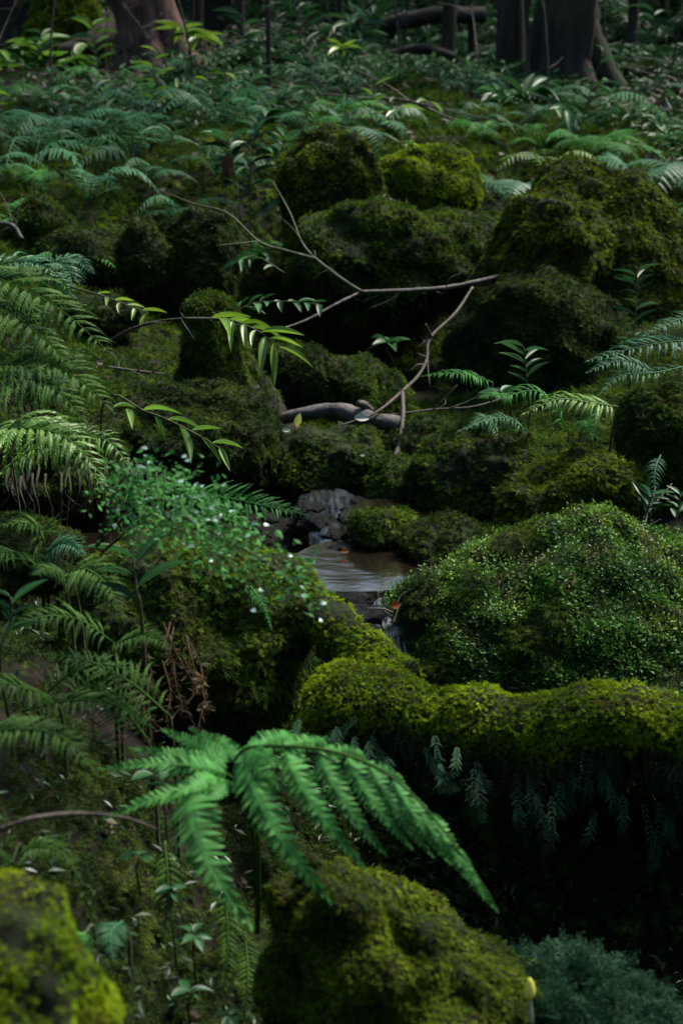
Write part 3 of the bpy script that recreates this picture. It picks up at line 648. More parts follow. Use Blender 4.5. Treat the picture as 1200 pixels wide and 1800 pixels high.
# stump
def stump():
    base = P(395, 735, 4.5); n, seg = 36, 48
    zt = P(375, 512, 4.5)[2]; H = zt - base[2]; V = []
    for i in range(n):
        t = i / (n - 1); z = base[2] - .05 + (H + .05) * t
        cx = base[0] + (-.005 + .0 * t) - .03 * t; cy = base[1] + .02 * t
        R = .145 * (1 - t) ** 1.6 + .062
        if t > .9: R *= math.sqrt(max(0.02, 1 - ((t - .9) / .1) ** 2))
        for j in range(seg):
            a = 2 * math.pi * j / seg; rr = R * (1 + .16 * math.sin(a * 5 + 1) * (1 - t) + .08 * math.sin(a * 9 + 3 * t))
            da = (a + math.pi / 2 + .25 + math.pi) % (2 * math.pi) - math.pi   # the hollow faces the viewer
            rr *= 1 - .75 * math.exp(-(da / .55) ** 2) * min(1, max(0, (.62 - t) / .25))
            V.append((cx + rr * math.cos(a), cy + rr * math.sin(a), z))
    V = np.array(V); V[:, :2] += (fbm(V, 13, 4, 3) * .012)[:, None]
    i = (np.arange(n - 1)[:, None] * seg + np.arange(seg)[None]); j = (np.arange(n - 1)[:, None] * seg + (np.arange(seg)[None] + 1) % seg)
    F = np.stack([i, j, j + seg, i + seg], -1).reshape(-1, 4)
    V = np.concatenate([V, [[V[-seg:, 0].mean(), V[-seg:, 1].mean(), V[-1, 2] + .004]]])
    F3 = np.stack([np.full(seg, len(V) - 1), np.arange(seg) + (n - 1) * seg, (np.arange(seg) + 1) % seg + (n - 1) * seg], 1)
    o = obj('stump', V, [F, F3], M['bark'], None, base); tag(o, 'short mossy tree stump with a black hollow in its front', 'stump')
    keep = lambda c, N: np.clip(N[:, 2] + .6 + N[:, 0] * -.3, 0, 1) * np.clip((c[:, 2] - base[2]) / H * 1.2, .05, 1) * np.clip(1 - N[:, 1], .2, 1)
    p, q = sample(V, F, 5200, keep, 3); X, Z = lay(p, q, 3, .4); instances('moss', p, X, Z, .02 * np.random.default_rng(3).uniform(.6, 1.4, 5200), 'frond', M['moss'], o)
    for k, (dx, dy, ex, ey) in enumerate([(-.1, -.06, -.24, -.12), (.08, -.04, .15, -.10)]):
        V, F = tube([base + [dx, dy, .10], base + [(dx + ex) / 2, (dy + ey) / 2, .02], base + [ex, ey, -.06]], (.035, .026, .01), 14, 10, .2, 14, k)
        obj('root', V, F, M['bark'], o)
stump()

# brown log and the fallen branches
V, F = tube(PP((478, 742, 4.45), (530, 728, 4.42), (590, 722, 4.4), (640, 735, 4.35), (705, 748, 4.3)), (.014, .022, .026, .031, .024), 40, 14, .22, 18, 3)
o = obj('fallen_log', V, F, M['wood'], None, P(600, 740, 4.4)); tag(o, 'short bare grey-brown log lying across the rocks', 'log')
V, F = tube(PP((650, 722, 4.36), (640, 712, 4.34), (628, 708, 4.33)), (.016, .014, .009), 8, 8, .1); obj('knot', V, F, M['wood'], o)
def branch(pts, radii, label, mat='twig', sides=(), name='fallen_branch', n=40, group=None, cat='branch', lump=.12):
    pts = PP(*pts); radii = [x * .66 for x in radii]; V, F = tube(pts, radii, n, 7, lump, 40, len(label)); C = spline(pts, 40); r = np.random.default_rng(len(label))
    o = obj(name, V, F, M[mat], None, pts[0]); tag(o, label, cat, group)
    if cat == 'branch':
        for _ in range(4):
            k = r.integers(6, 38); e = C[k] + unit(unit(C[k] - C[k - 3]) * .8 + r.normal(0, .6, 3)) * r.uniform(.04, .16) * max(.5, pts[0][1] / 5)
            V, F = tube([C[k], (C[k] + e) / 2 + r.normal(0, .008, 3), e], (.0025, .002, .001), 8, 4); obj('side_twig', V, F, M[mat], o)
    for sp, sr in sides:
        V, F = tube(PP(*sp), sr, 22, 6, lump, 40, 3); obj('side_twig', V, F, M[mat], o)
    return o
branch([(900, 478, 5.1), (850, 492, 5.0), (780, 506, 4.95), (700, 511, 4.9), (635, 513, 4.85)], (.010, .013, .013, .012, .010), 'bare dark bough spanning the gap between the middle and right rocks', 'wood',
       [([(635, 513, 4.85), (590, 535, 4.8), (540, 562, 4.75), (490, 580, 4.7)], (.006, .005, .003))])
branch([(635, 513, 4.84), (600, 490, 4.9), (555, 455, 5.0), (530, 425, 5.1), (510, 375, 5.2), (480, 320, 5.3)], (.010, .009, .008, .006, .005, .003), 'mossy thin branch rising from the bough past the middle rock', 'twig_moss',
       [([(553, 455, 5.0), (500, 440, 5.02), (455, 425, 5.05), (400, 375, 5.1), (340, 358, 5.15), (270, 330, 5.2)], (.007, .006, .005, .004, .003, .002)), ([(455, 425, 5.05), (400, 430, 5.0), (380, 432, 5)], (.004, .003, .002))])
branch([(830, 505, 4.85), (800, 550, 4.75), (755, 595, 4.65), (750, 630, 4.6), (735, 660, 4.55), (705, 690, 4.45)], (.007, .008, .009, .008, .008, .009), 'crooked pale branch slanting down from the bough to a fork', 'twig',
       [([(705, 690, 4.45), (660, 725, 4.3), (600, 748, 4.25)], (.006, .004, .003)), ([(707, 690, 4.44), (708, 730, 4.3), (702, 775, 4.2), (693, 810, 4.15)], (.007, .007, .007, .010)), ([(757, 592, 4.65), (748, 570, 4.6)], (.006, .003))])
branch([(680, 730, 4.35), (760, 720, 4.4), (830, 715, 4.4), (900, 695, 4.45)], (.004, .005, .005, .003), 'thin dark stick lying behind the dark feathery boulder', 'twig')
branch([(190, 600, 4.0), (240, 575, 3.95), (300, 562, 3.9), (370, 560, 3.85), (430, 575, 3.8)], (.006, .006, .005, .004, .002), 'long brown twig behind the left ferns carrying lime leaves', 'twig')
branch([(190, 645, 4.2), (240, 652, 4.2), (290, 658, 4.2)], (.005, .006, .004), 'short stick lying before the stump at left', 'twig')
branch([(0, 1458, 1.75), (60, 1438, 1.75), (140, 1430, 1.78), (220, 1438, 1.8), (275, 1458, 1.85)], (.0045, .0045, .004, .0035, .003), 'arching brown fern stem left of the big fern', 'twig', cat='stem', name='old_stem')
branch([(560, 165, 8), (640, 172, 7.9), (720, 178, 7.8), (800, 210, 7.8), (900, 222, 7.8)], (.010, .010, .010, .008, .004), 'thin bare branch drooping across the ferns left of the big trunk', 'twig', [([(720, 178, 7.8), (790, 195, 7.7), (870, 212, 7.6)], (.008, .006, .003)), ([(720, 178, 7.8), (680, 150, 7.9), (620, 120, 8)], (.006, .005, .003))])
branch([(690, 1120, 3.05), (688, 1100, 3.05), (692, 1072, 3.05)], (.003, .003, .002), 'small upright twig with a rust leaf by the lower cascade', 'twig')
branch([(40, 420, 5.5), (20, 395, 5.6), (-30, 390, 5.6)], (.012, .012, .012), 'grey stick at the left edge beside the row of boulders', 'wood')
branch([(1115, 975, 3.4), (1130, 940, 3.45), (1140, 900, 3.5), (1180, 850, 3.6)], (.004, .004, .003, .002), 'thin stem leaning over the leafy boulder at right', 'twig')
branch([(745, 440, 5.8), (735, 400, 5.9), (700, 350, 6)], (.004, .004, .002), 'bare thin twig on the front of the yellow-green boulder', 'twig', [([(745, 440, 5.8), (752, 455, 5.75), (760, 480, 5.7)], (.003, .003, .002))])

# ------------------------------------------------------------------ trees
COLUMNS = [(0, 'at the left edge'), (100, 'below the lime moss stone'), (195, 'left of the leaning red-brown trunk'), (300, 'below the leaning red-brown trunk'), (400, 'left of the thin upright sapling trunk'), (515, 'right of the thin upright sapling trunk'),
           (610, 'behind the tall left rock peak'), (700, 'behind the yellow-green boulder'), (800, 'below the slim grey trunk'), (900, 'below the slimmer dark trunk'), (1010, 'below the huge buttressed trunk'), (1140, 'at the right edge')]
def bark_trunk(pts, radii, mat, parent, seed, flute=.1, n=60, seg=40, name='trunk'):
    V, F = tube(pts, radii, n, seg, .10, 4, seed, flute); return obj(name, V, F, M[mat], parent)
r = np.random.default_rng(77)
n = 2600; cp = r.normal(0, 1, (n, 3)); cp = unit(cp) * (r.random(n) ** .45)[:, None] * [2.0, 2.0, 1.3]
cl = noise(cp, 1.2, 8) > -.15; cp = cp[cl]; n = len(cp)
A = unit(r.normal(0, 1, (n, 3)) * [1, 1, .5]); S = unit(np.cross(A, [0, 0, 1] + r.normal(0, .4, (n, 3))))
CV, CF = kites(cp, A, S, np.full(n, .2), np.full(n, .08), np.zeros((n, 3)))
CROWN = mesh('crown', CV, CF, [M['under']], False)
def crown(root, at, s=1.0):
    o = link('crown', CROWN, root, np.array(at) - ROOT[root.name]); o.scale = (s, s, s); o.rotation_euler = (0, 0, at[0] * 3)
def tree(px, py, d, r0, label, mat='bark', lean=0.0, flare=1.6, roots=(), seed=0, H=9.5, cr=True, group='trees up the slope'):
    cr = cr and (r0 > .12 or d >= 13.8)
    b = P(px, py, d); b[2] = min(b[2], hz(b[0], b[1]) + .0)
    root = empty('tree', b); tag(root, label, 'tree', group)
    pts = [b + [0, 0, -.1], b + [lean * .03, 0, .12], b + [lean * .12, 0, .5], b + [lean * .5, .0, 2], b + [lean, 0, H]]
    bark_trunk(pts, (r0 * flare * 1.1, r0 * flare * .85, r0 * 1.12, r0, r0 * .55), mat, root, seed, .10 if r0 > .1 else .03, 60 if r0 > .1 else 26, 40 if r0 > .1 else 10)
    for k, (dx, dy, dz, rr) in enumerate(roots):
        V, F = tube([b + [dx * .12, dy * .12, .55 * dz + .35], b + [dx * .35, dy * .35, .42 * dz], b + [dx * .7, dy * .7, .12 * dz], b + [dx, dy, -.08]], (rr * .7, rr, rr * .8, rr * .35), 20, 14, .15, 6, k)
        obj('root', V, F, M[mat], root)
    if cr: crown(root, b + [lean, 1.2, H + .4], 1.0 if H > 8 else .85)
    return root
tb = tree(985, 200, 10.0, .20, 'huge dark buttressed trunk at the right, largest tree in view', 'bark', .1, 1.55, [(.55, -.15, 1.0, .10), (-.25, -.2, .7, .10), (.30, -.45, .6, .09), (.42, .2, .9, .09)], 2)
V, F = tube(PP((925, 170, 9.75), (928, 90, 9.75), (924, 0, 9.75), (926, -120, 9.8)), (.025, .018, .016, .016), 24, 8, .1); obj('vine', V, F, M['bark'], tb)
tree(898, 165, 10.3, .10, 'slimmer dark trunk just left of the huge buttressed one', 'bark', -.12, 1.5, [(-.2, -.1, .5, .05)], 3)
ta = tree(262, 140, 10.4, .115, 'leaning red-brown trunk with spreading roots at the upper left', 'bark_red', -.75, 1.5, [(.62, -.25, .75, .11), (-.4, -.3, .5, .09), (.2, -.55, .5, .10), (-.1, -.5, .4, .08)], 4)
tree(45, 60, 11.8, .15, 'moss-green trunk base in the far upper left corner', 'bark', -.3, 1.4, [(.8, -.2, .35, .09)], 5)
for k, (px, py, d, r0, lab, ln) in enumerate([
        (785, 165, 11.0, .048, 'straight slim grey trunk left of the dark trunks', .05), (828, 150, 11.5, .026, 'thin pole tree close left of the slimmer dark trunk', -.1),
        (1105, 140, 11.5, .04, 'slim straight trunk right of the huge buttressed one', .05), (473, 185, 9.0, .016, 'very thin upright sapling trunk in the middle of the far slope', 0),
        (345, 120, 12.5, .05, 'dark slim trunk behind the lime rosette plant', .15), (380, 70, 14, .11, 'shadowy dark trunk behind the lime rosette plant', .2),
        (690, 90, 14, .05, 'distant slim trunk in the gap left of centre', -.1), (1180, 80, 14, .06, 'distant trunk at the far right edge', .1),
        (590, 60, 15, .05, 'distant trunk behind the middle shrubs', .1), (1050, 60, 14.5, .05, 'distant trunk seen past the buttress', .2), (150, 60, 14.5, .06, 'distant trunk behind the lime stone', .1), (740, 50, 16, .07, 'distant dark trunk left of the slim grey one', 0)]):
    tree(px, py, d, r0, lab, 'bark', ln, 1.25, (), 10 + k, H=5.0 + .25 * (k % 4))
r = np.random.default_rng(64)
for k, (px0, where) in enumerate(COLUMNS):
    px, d = px0 + r.uniform(-40, 40), r.uniform(8.8, 12.0); x = d * (px - 600) / FPX; b = np.array([x, d * CP, hz(x, d * CP) - .02]); hh = r.uniform(.5, 1.5); bend = r.normal(0, .22, 2)
    rt = empty('bare_sapling', b); tag(rt, 'thin bare twiggy sapling in the dim undergrowth ' + where, 'sapling', 'bare saplings in the undergrowth')
    q = [b, b + [bend[0] * .2, bend[1] * .2, hh * .4], b + [bend[0], bend[1], hh]]; V, F = tube(q, (.009, .007, .003), 16, 5, .1, 20, k); obj('stem', V, F, M['twig'], rt); C = spline(q, 20)
    for j in range(5):
        c = C[r.integers(6, 19)]; e = c + np.array([r.normal(0, .22), r.normal(0, .15), r.uniform(.02, .22)]); V, F = tube([c, (c + e) / 2 + r.normal(0, .02, 3), e], (.004, .003, .0015), 8, 4); obj('twig', V, F, M['twig'], rt)
r = np.random.default_rng(91)
for k, (px0, where) in enumerate(COLUMNS):
    px = px0 + r.uniform(-45, 45); tree(px, 150, r.uniform(10.6, 13.4), r.uniform(.014, .03), 'slim dark pole tree rising from the undergrowth ' + where, 'bark', r.normal(0, .35), 1.2, (), 40 + k, H=5.5, cr=False, group='slim pole trees up the slope')
def far_log(pts, radii, label, mat='bark'):
    pts = PP(*pts); V, F = tube(pts, radii, 30, 14, .15, 5, 2); o = obj('fallen_log', V, F, M[mat], None, pts[0]); tag(o, label, 'log', 'fallen trunks up the slope')
far_log([(60, 98, 10.9), (130, 90, 10.9), (180, 62, 11.0), (205, 15, 11.2)], (.05, .09, .09, .06), 'dark crooked fallen trunk left of the leaning red-brown tree')
far_log([(670, 45, 11.3), (760, 28, 11.2), (850, 26, 11.3)], (.06, .07, .06), 'dark fallen trunk behind the slim grey tree')
far_log([(680, 98, 10.9), (740, 86, 10.8), (800, 100, 10.8)], (.03, .04, .03), 'thin fallen trunk low behind the slim grey tree')
far_log([(400, 75, 10.5), (470, 72, 10.6), (540, 95, 10.6), (565, 160, 10.4)], (.012, .014, .013, .01), 'thin bent branch arching over the litter behind the thin sapling', 'twig')
far_log([(420, 150, 10), (480, 165, 9.9), (560, 150, 9.9)], (.02, .025, .02), 'greyish rotten branch on the litter in the middle distance', 'wood')

# ------------------------------------------------------------------ ferns
def pinna_mesh(name, lobes=14, mat=None, curve=0.0, arch=.1, seed=0, fuse=.25, fill=.8):
    """leaflet along +X of unit length: narrow midrib wing and separate rounded lobes on both sides; half width .5 in Y (scaled when placed)"""
    r = np.random.default_rng(seed); V = []; F = []
    def ctr(x): return np.array([x, curve * 4 * x * (1 - x), arch * 4 * x * (1 - x) - arch * 1.2 * x * x])
    def w(x): return (min(1, .5 + x * 3.4) * (1 - x) ** .8) * .5 + .012
    for sg in (-1, 1):
        for i in range(lobes):
            x0, x1 = i / lobes, (i + 1) / lobes; dx = x1 - x0; k = w((x0 + x1) / 2) * r.uniform(.86, 1.08)
            a, b = ctr(x0), ctr(min(1, x1)); f = dx * r.uniform(.9, 1.2); tw = r.normal(0, .012); cur = -k * .10
            def pt(u, v, z=0): return np.array([a[0] + dx * u + f * v, (a[1] + (b[1] - a[1]) * u) + sg * k * v, a[2] + (b[2] - a[2]) * u + cur * v * v + z])
            h = (1 - fill) / 2; q = len(V)
            V += [a, b, pt(1 - h * .4, fuse), pt(h * .4, fuse), pt(1 - h, .72, tw), pt(h, .70, -tw), pt(.62, 1.0), pt(.40, .97)]
            fs = [[0, 1, 2, 3], [3, 2, 4, 5], [5, 4, 6, 7]]
            for g in fs: F.append([q + t for t in (g if sg > 0 else g[::-1])])
    return mesh(name, np.array(V), np.array(F), [mat], False)
def pinna_set(mat, lobes=12):
    return [pinna_mesh('leaflet', lobes, M[mat], 0, .08 + .05 * k, k, .2, .72) for k in range(3)]
PIN = {m: pinna_set(m) for m in ('fern', 'fern_teal', 'fern_lime', 'fern_olive')}
def frond(root, pts, width, n=20, mat='fern', up=(0, -.45, 1), rad=.0022, seed=0, sweep=.45, ratio=.21, start=.12, droop=.25, sides=(1, 1)):
    """one frond on an explicit midrib; every leaflet is an object of its own"""
    r = np.random.default_rng(seed + 1000)
    C = spline(pts, 40); V, F = tube(pts, (rad, rad * .8, rad * .3), 24, 5)
    fr = obj('frond', V, F, M[mat if mat != 'fern' else 'fern'], root); ROOT[fr.name] = ROOT[root.name]
    T = unit(np.gradient(C, axis=0)); me = PIN[mat]
    for i in range(n):
        t = start + (1 - start) * (i / n) ** .95; k = min(39, int(t * 39)); tt = (t - start) / (1 - start)
        L = width * min(1, .6 + tt * 2.2) * (1 - tt) ** .75 + width * .06
        S = unit(np.cross(T[k], np.array(up) + r.normal(0, .08, 3)))
        for s in (-1, 1):
            if not sides[(s + 1) // 2]: continue
            x = unit(S * s + T[k] * (sweep + .5 * tt) + np.array([0, 0, -1]) * droop * r.uniform(.5, 1.4) + r.normal(0, .06, 3))
            Ls = L * r.uniform(.88, 1.08)
            upv = np.array(up) + r.normal(0, .15, 3)
            place('leaflet', me[r.integers(3)], fr, frame(x, upv, Ls, Ls * ratio * (1.0 if tt < .7 else 1.3), Ls, C[k]))
    k = 38; place('leaflet', me[0], fr, frame(T[k], up, width * .2, width * .07, width * .2, C[k]))
    return fr
def fern(base, fronds, label, mat='fern', group=None):
    b = P(*base); rt = empty('fern', b); tag(rt, label, 'fern', group)
    for k, f in enumerate(fronds):
        pts, wpx = f[0], f[1]; kw = f[2] if len(f) > 2 else {}
        d = np.mean([p[2] for p in pts]); kw = dict(kw); m = kw.pop('mat', mat)
        q0 = PP(*pts)[0]; g0 = np.array([q0[0] * .9 + b[0] * .1, q0[1] + .06, 0.0]); g0[2] = hz(g0[0], g0[1]) - .02
        if q0[2] - g0[2] > .03:
            V, F = tube([g0, (g0 + q0) / 2 + [0, .02, .02], q0], (.0035, .003, .0024), 14, 5); obj('stem', V, F, M['twig_moss'], rt)
        frond(rt, PP(*pts), wpx * d / FPX, mat=m, seed=k + int(base[0]), **kw)
    return rt

# the big fern in the foreground
HERO = [pinna_mesh('leaflet', 20, M['fern'], c, a, 5 + k, .16, .70) for k, (c, a) in enumerate([(.0, .08), (.10, .12), (-.10, .12), (.05, .18), (-.22, .10), (.22, .1)])]
hb = P(450, 1640, 1.98); hero = empty('fern', hb); tag(hero, 'big bright fern with drooping leaflets arching over the bottom mound', 'fern')
def hero_frond(stem, rad, leaflets):
    V, F = tube(PP(*stem), rad, 40, 7); fr = obj('frond', V, F, M['fern_olive'], hero); ROOT[fr.name] = ROOT[hero.name]
    for (bx, by, bd), (tx, ty, td), wpx, v in leaflets:
        a, b = P(bx, by, bd), P(tx, ty, td); L = np.linalg.norm(b - a)
        place('leaflet', HERO[v], fr, frame(b - a, (0, -.75, .65), L, wpx * .98 * bd / FPX, L * .9, a))
hero_frond([(452, 1640, 1.98), (455, 1540, 1.95), (448, 1440, 1.9), (415, 1360, 1.86), (430, 1318, 1.84), (500, 1312, 1.82), (590, 1322, 1.8), (680, 1360, 1.77), (760, 1435, 1.74), (830, 1530, 1.72), (868, 1588, 1.71)], (.0035, .003, .003, .0025, .002, .0015, .001), [
    ((425, 1322, 1.84), (580, 1574, 1.74), 96, 4), ((500, 1315, 1.82), (640, 1516, 1.74), 76, 4), ((560, 1320, 1.81), (678, 1494, 1.74), 66, 4), ((610, 1332, 1.8), (724, 1484, 1.74), 56, 4),
    ((650, 1348, 1.79), (762, 1500, 1.74), 50, 4), ((690, 1370, 1.78), (792, 1512, 1.73), 44, 4), ((722, 1400, 1.77), (822, 1540, 1.72), 38, 4), ((755, 1430, 1.76), (874, 1594, 1.70), 44, 4), ((800, 1490, 1.75), (850, 1570, 1.7), 24, 0),
    ((440, 1316, 1.84), (545, 1300, 1.98), 60, 1), ((500, 1312, 1.83), (600, 1318, 1.98), 50, 1), ((570, 1320, 1.82), (665, 1345, 1.95), 42, 1), ((640, 1342, 1.8), (730, 1395, 1.9), 34, 1), ((420, 1320, 1.85), (500, 1345, 1.78), 60, 0), ((415, 1330, 1.85), (520, 1390, 1.78), 56, 2)])
hero_frond([(452, 1640, 1.99), (450, 1540, 1.97), (440, 1440, 1.92), (410, 1370, 1.87), (360, 1350, 1.84), (300, 1345, 1.80)], (.0035, .003, .0025, .002, .0012), [
    ((335, 1382, 1.82), (440, 1614, 1.68), 118, 4), ((395, 1385, 1.86), (200, 1428, 1.76), 62, 2), ((400, 1360, 1.86), (190, 1346, 1.78), 58, 2), ((400, 1350, 1.88), (238, 1313, 1.84), 52, 0), ((400, 1340, 1.9), (285, 1280, 1.92), 52, 0),
    ((410, 1335, 1.9), (330, 1275, 1.96), 50, 0), ((420, 1335, 1.9), (375, 1285, 1.98), 44, 0), ((380, 1365, 1.85), (300, 1395, 1.78), 60, 3), ((410, 1375, 1.86), (345, 1420, 1.78), 50, 3)])

# ferns on the left bank
fern((60, 1230, 2.25), [([(100, 1230, 2.2), (60, 1215, 2.15), (0, 1200, 2.1), (-60, 1215, 2.05)], 70), ([(40, 1250, 2.2), (120, 1232, 2.15), (200, 1238, 2.1), (270, 1280, 2.05)], 62), ([(60, 1240, 2.2), (130, 1180, 2.2), (200, 1170, 2.2), (280, 1215, 2.15)], 60)],
     'dull olive fern with long arched fronds at the left edge above the big fern', 'fern_olive')
fern((-40, 1300, 1.9), [([(-60, 1300, 1.9), (20, 1282, 1.85), (110, 1296, 1.8), (172, 1362, 1.75)], 75)], 'single arched frond entering from the left edge beside the big fern', 'fern_olive')
fern((30, 820, 3.1), [([(-30, 760, 3.1), (30, 752, 3.0), (110, 765, 2.95), (180, 835, 2.9)], 120, {'mat': 'fern_lime'}), ([(20, 800, 3.1), (100, 780, 3.05), (180, 770, 3.0), (235, 830, 2.95)], 70, {'mat': 'fern_lime'}), ([(-20, 850, 3.1), (60, 790, 3.0), (130, 800, 2.95), (200, 880, 2.9)], 70)],
     'lime fern lit from above at the left edge over the side pool', 'fern_lime')
fern((-20, 640, 3.6), [([(-80, 640, 3.5), (20, 640, 3.45), (110, 650, 3.4), (190, 715, 3.35)], 150), ([(-80, 690, 3.5), (20, 665, 3.4), (90, 680, 3.35), (150, 740, 3.3)], 110)], 'broad soft fern with overlapping fronds at the left edge below the topmost one', 'fern_olive')
fern((-30, 560, 3.7), [([(-90, 460, 3.7), (0, 490, 3.6), (100, 540, 3.5), (200, 625, 3.4)], 130), ([(-80, 520, 3.7), (0, 540, 3.55), (60, 580, 3.45), (120, 640, 3.4)], 120), ([(-40, 470, 3.8), (30, 460, 3.8), (80, 470, 3.75), (130, 520, 3.7)], 60, {'mat': 'fern_teal'})],
     'large grey-green fern sweeping in from the left edge at half height', 'fern_olive')
fern((150, 1060, 2.5), [([(110, 1010, 2.5), (150, 1000, 2.45), (190, 1030, 2.4), (215, 1085, 2.38)], 75), ([(130, 1020, 2.5), (90, 1000, 2.45), (60, 1010, 2.4)], 50)], 'small fern on the left bank below the side pool', 'fern_olive')
fern((280, 1240, 2.2), [([(300, 1260, 2.2), (230, 1200, 2.2), (150, 1160, 2.2), (70, 1150, 2.2)], 70), ([(260, 1300, 2.2), (200, 1230, 2.2), (120, 1200, 2.2)], 60)], 'shadowed fern on the bank behind the big fern', 'fern_olive')
fern((200, 1660, 1.95), [([(215, 1620, 1.9), (195, 1640, 1.85), (200, 1690, 1.82)], 45, {'mat': 'fern_teal'}), ([(150, 1640, 1.9), (135, 1650, 1.85), (165, 1690, 1.8)], 40, {'mat': 'fern'})], 'tiny blue-green fern on the dark bank below the big fern', 'fern_teal')
fern((80, 960, 2.9), [([(60, 985, 2.95), (75, 940, 2.9), (50, 920, 2.85), (-10, 925, 2.8)], 60), ([(70, 985, 2.95), (110, 955, 2.9), (150, 975, 2.85)], 50, {'mat': 'fern_teal'}), ([(60, 990, 2.95), (20, 970, 2.85), (-40, 980, 2.8)], 60)], 'dim fern on the low moss bank before the side pool', 'fern_olive')
fern((160, 1120, 2.35), [([(200, 1130, 2.35), (140, 1090, 2.3), (70, 1085, 2.25), (0, 1120, 2.2)], 66), ([(190, 1140, 2.35), (250, 1115, 2.3), (300, 1140, 2.25)], 50)], 'shaded fern spreading left on the bank under the dark blade-like leaves', 'fern_olive')
fern((60, 1480, 1.95), [([(20, 1520, 1.95), (60, 1490, 1.9), (110, 1500, 1.86), (150, 1560, 1.82)], 46), ([(20, 1520, 1.95), (-10, 1490, 1.9), (-50, 1500, 1.85)], 46)], 'dim fern on the dark bank just under the arching brown stem', 'fern_olive')
for k, (x, y0, y1) in enumerate([(395, 1560, 1760), (430, 1640, 1800), (290, 1480, 1660)]):
    fern((x, y0 - 20, 2.1), [([(x, y0, 2.1), (x + 6, (y0 + y1) / 2, 2.06), (x - 4, y1, 2.04)], 50)], ['dim hanging frond straight below the big fern', 'dim hanging frond beside the bottom mound', 'dim hanging frond on the dark bank below the arching stem'][k], 'fern_olive', 'dim hanging fronds')
fern((470, 1200, 2.7), [([(440, 1030, 2.7), (460, 1060, 2.66), (478, 1110, 2.64)], 22)], 'small drooping frond on the overhanging mound', 'fern')
# fern sprays over the stream, right bank
fern((360, 900, 3.0), [([(330, 860, 3.0), (400, 875, 2.95), (470, 890, 2.9), (538, 905, 2.85)], 55, {'up': (0, -.8, .6)}), ([(200, 850, 3.0), (290, 865, 2.95), (380, 890, 2.9), (450, 930, 2.85)], 60)], 'bright green fern tip reaching right over the stream above the mossy mound', 'fern')
fern((1010, 780, 3.8), [([(1085, 715, 3.75), (1040, 708, 3.72), (980, 702, 3.7), (918, 728, 3.65)], 60, {'mat': 'fern_lime'}), ([(1000, 760, 3.8), (950, 690, 3.75), (890, 695, 3.7), (845, 690, 3.68)], 40), ([(1020, 760, 3.8), (1030, 740, 3.75), (1040, 770, 3.7)], 40)],
     'bright lit fern in the middle of the right bank, most vivid of its neighbours', 'fern')
fern((900, 700, 4.0), [([(865, 672, 4.0), (830, 660, 3.95), (790, 656, 3.9), (735, 662, 3.88)], 34), ([(900, 700, 4.0), (870, 690, 3.95), (840, 700, 3.9)], 30)], 'slender frond pointing left over the dark gap beside the forked branch', 'fern')
fern((1200, 680, 4.0), [([(1180, 680, 4.0), (1120, 640, 3.95), (1080, 635, 3.9), (1030, 655, 3.85)], 45), ([(1240, 600, 4.1), (1180, 600, 4.05), (1100, 615, 4.0), (1030, 635, 3.95)], 60), ([(1220, 640, 4.0), (1150, 655, 3.95), (1090, 660, 3.9), (1050, 695, 3.85)], 45), ([(1260, 570, 4.1), (1200, 560, 4.1), (1130, 590, 4.0)], 50)],
     'grey-green layered fern at the right edge above the tall moss boulder', 'fern_teal')
fern((840, 760, 3.85), [([(930, 760, 3.85), (890, 735, 3.8), (850, 740, 3.75), (800, 760, 3.7)], 30), ([(880, 770, 3.85), (850, 735, 3.8), (820, 755, 3.75)], 30)], 'low dark fern on top of the dark feathery boulder', 'fern_teal')
fern((1150, 860, 3.4), [([(1160, 800, 3.5), (1150, 830, 3.45), (1150, 900, 3.4)], 26, {'mat': 'fern_teal'})], 'little drooping fern in the shade at the right edge', 'fern_teal')
fern((130, 470, 4.6), [([(90, 460, 4.6), (110, 465, 4.55), (125, 490, 4.5), (125, 530, 4.45)], 45), ([(90, 460, 4.6), (130, 455, 4.6), (165, 480, 4.55)], 40)], 'small teal fern drooping before the row of moss boulders', 'fern_teal')

# ferns of the forest floor: a frond is one mesh, its leaflets far too small to tell apart
def far_frond(name, mat, seed, n=15, width=.30, arch=.38):
    r = np.random.default_rng(seed); C = spline([(0, 0, 0), (.25, 0, .22 + arch * .4), (.62, 0, .22 + arch * .45), (1, 0, arch * .25)], 40); T = unit(np.gradient(C, axis=0)); parts = [tube(C[::6], (.009, .006, .003), 10, 4)]
    for i in range(n):
        t = .16 + .84 * i / n; k = int(t * 39); tt = (t - .16) / .84; L = width * min(1, .55 + 2.2 * tt) * (1 - tt) ** .8 + .02
        for s in (-1, 1):
            x = unit(np.array([0, s, 0]) + T[k] * (.4 + .4 * tt) + [0, 0, -.15] + r.normal(0, .06, 3)); up = unit(np.cross(x, np.cross([0, 0, 1], x)))
            y = np.cross(up, x); m = 9; V = []; F = []
            for j in range(m):
                a0, a1 = j / m, (j + 1) / m; wd = L * .16 * (1 - a0) ** .6
                for q in (-1, 1):
                    b = len(V); V += [C[k] + x * L * a0, C[k] + x * L * (a0 + .1) + y * q * wd, C[k] + x * L * (a1 - .01)]; F.append([b, b + 1, b + 2])
            V = np.array(V); V[:, 2] -= ((V - C[k]) @ x) ** 2 / max(L, .01) * .25
            parts.append((V, np.array(F)))
    V, F = join(parts); return mesh(name, V, F, [M[mat]], False)
FAR = {m: [far_frond('frond', m, s, 14 + s, .26 + .03 * s, .25 + .12 * s) for s in range(4)] for m in ('fern_teal', 'fern', 'fern_lime')}
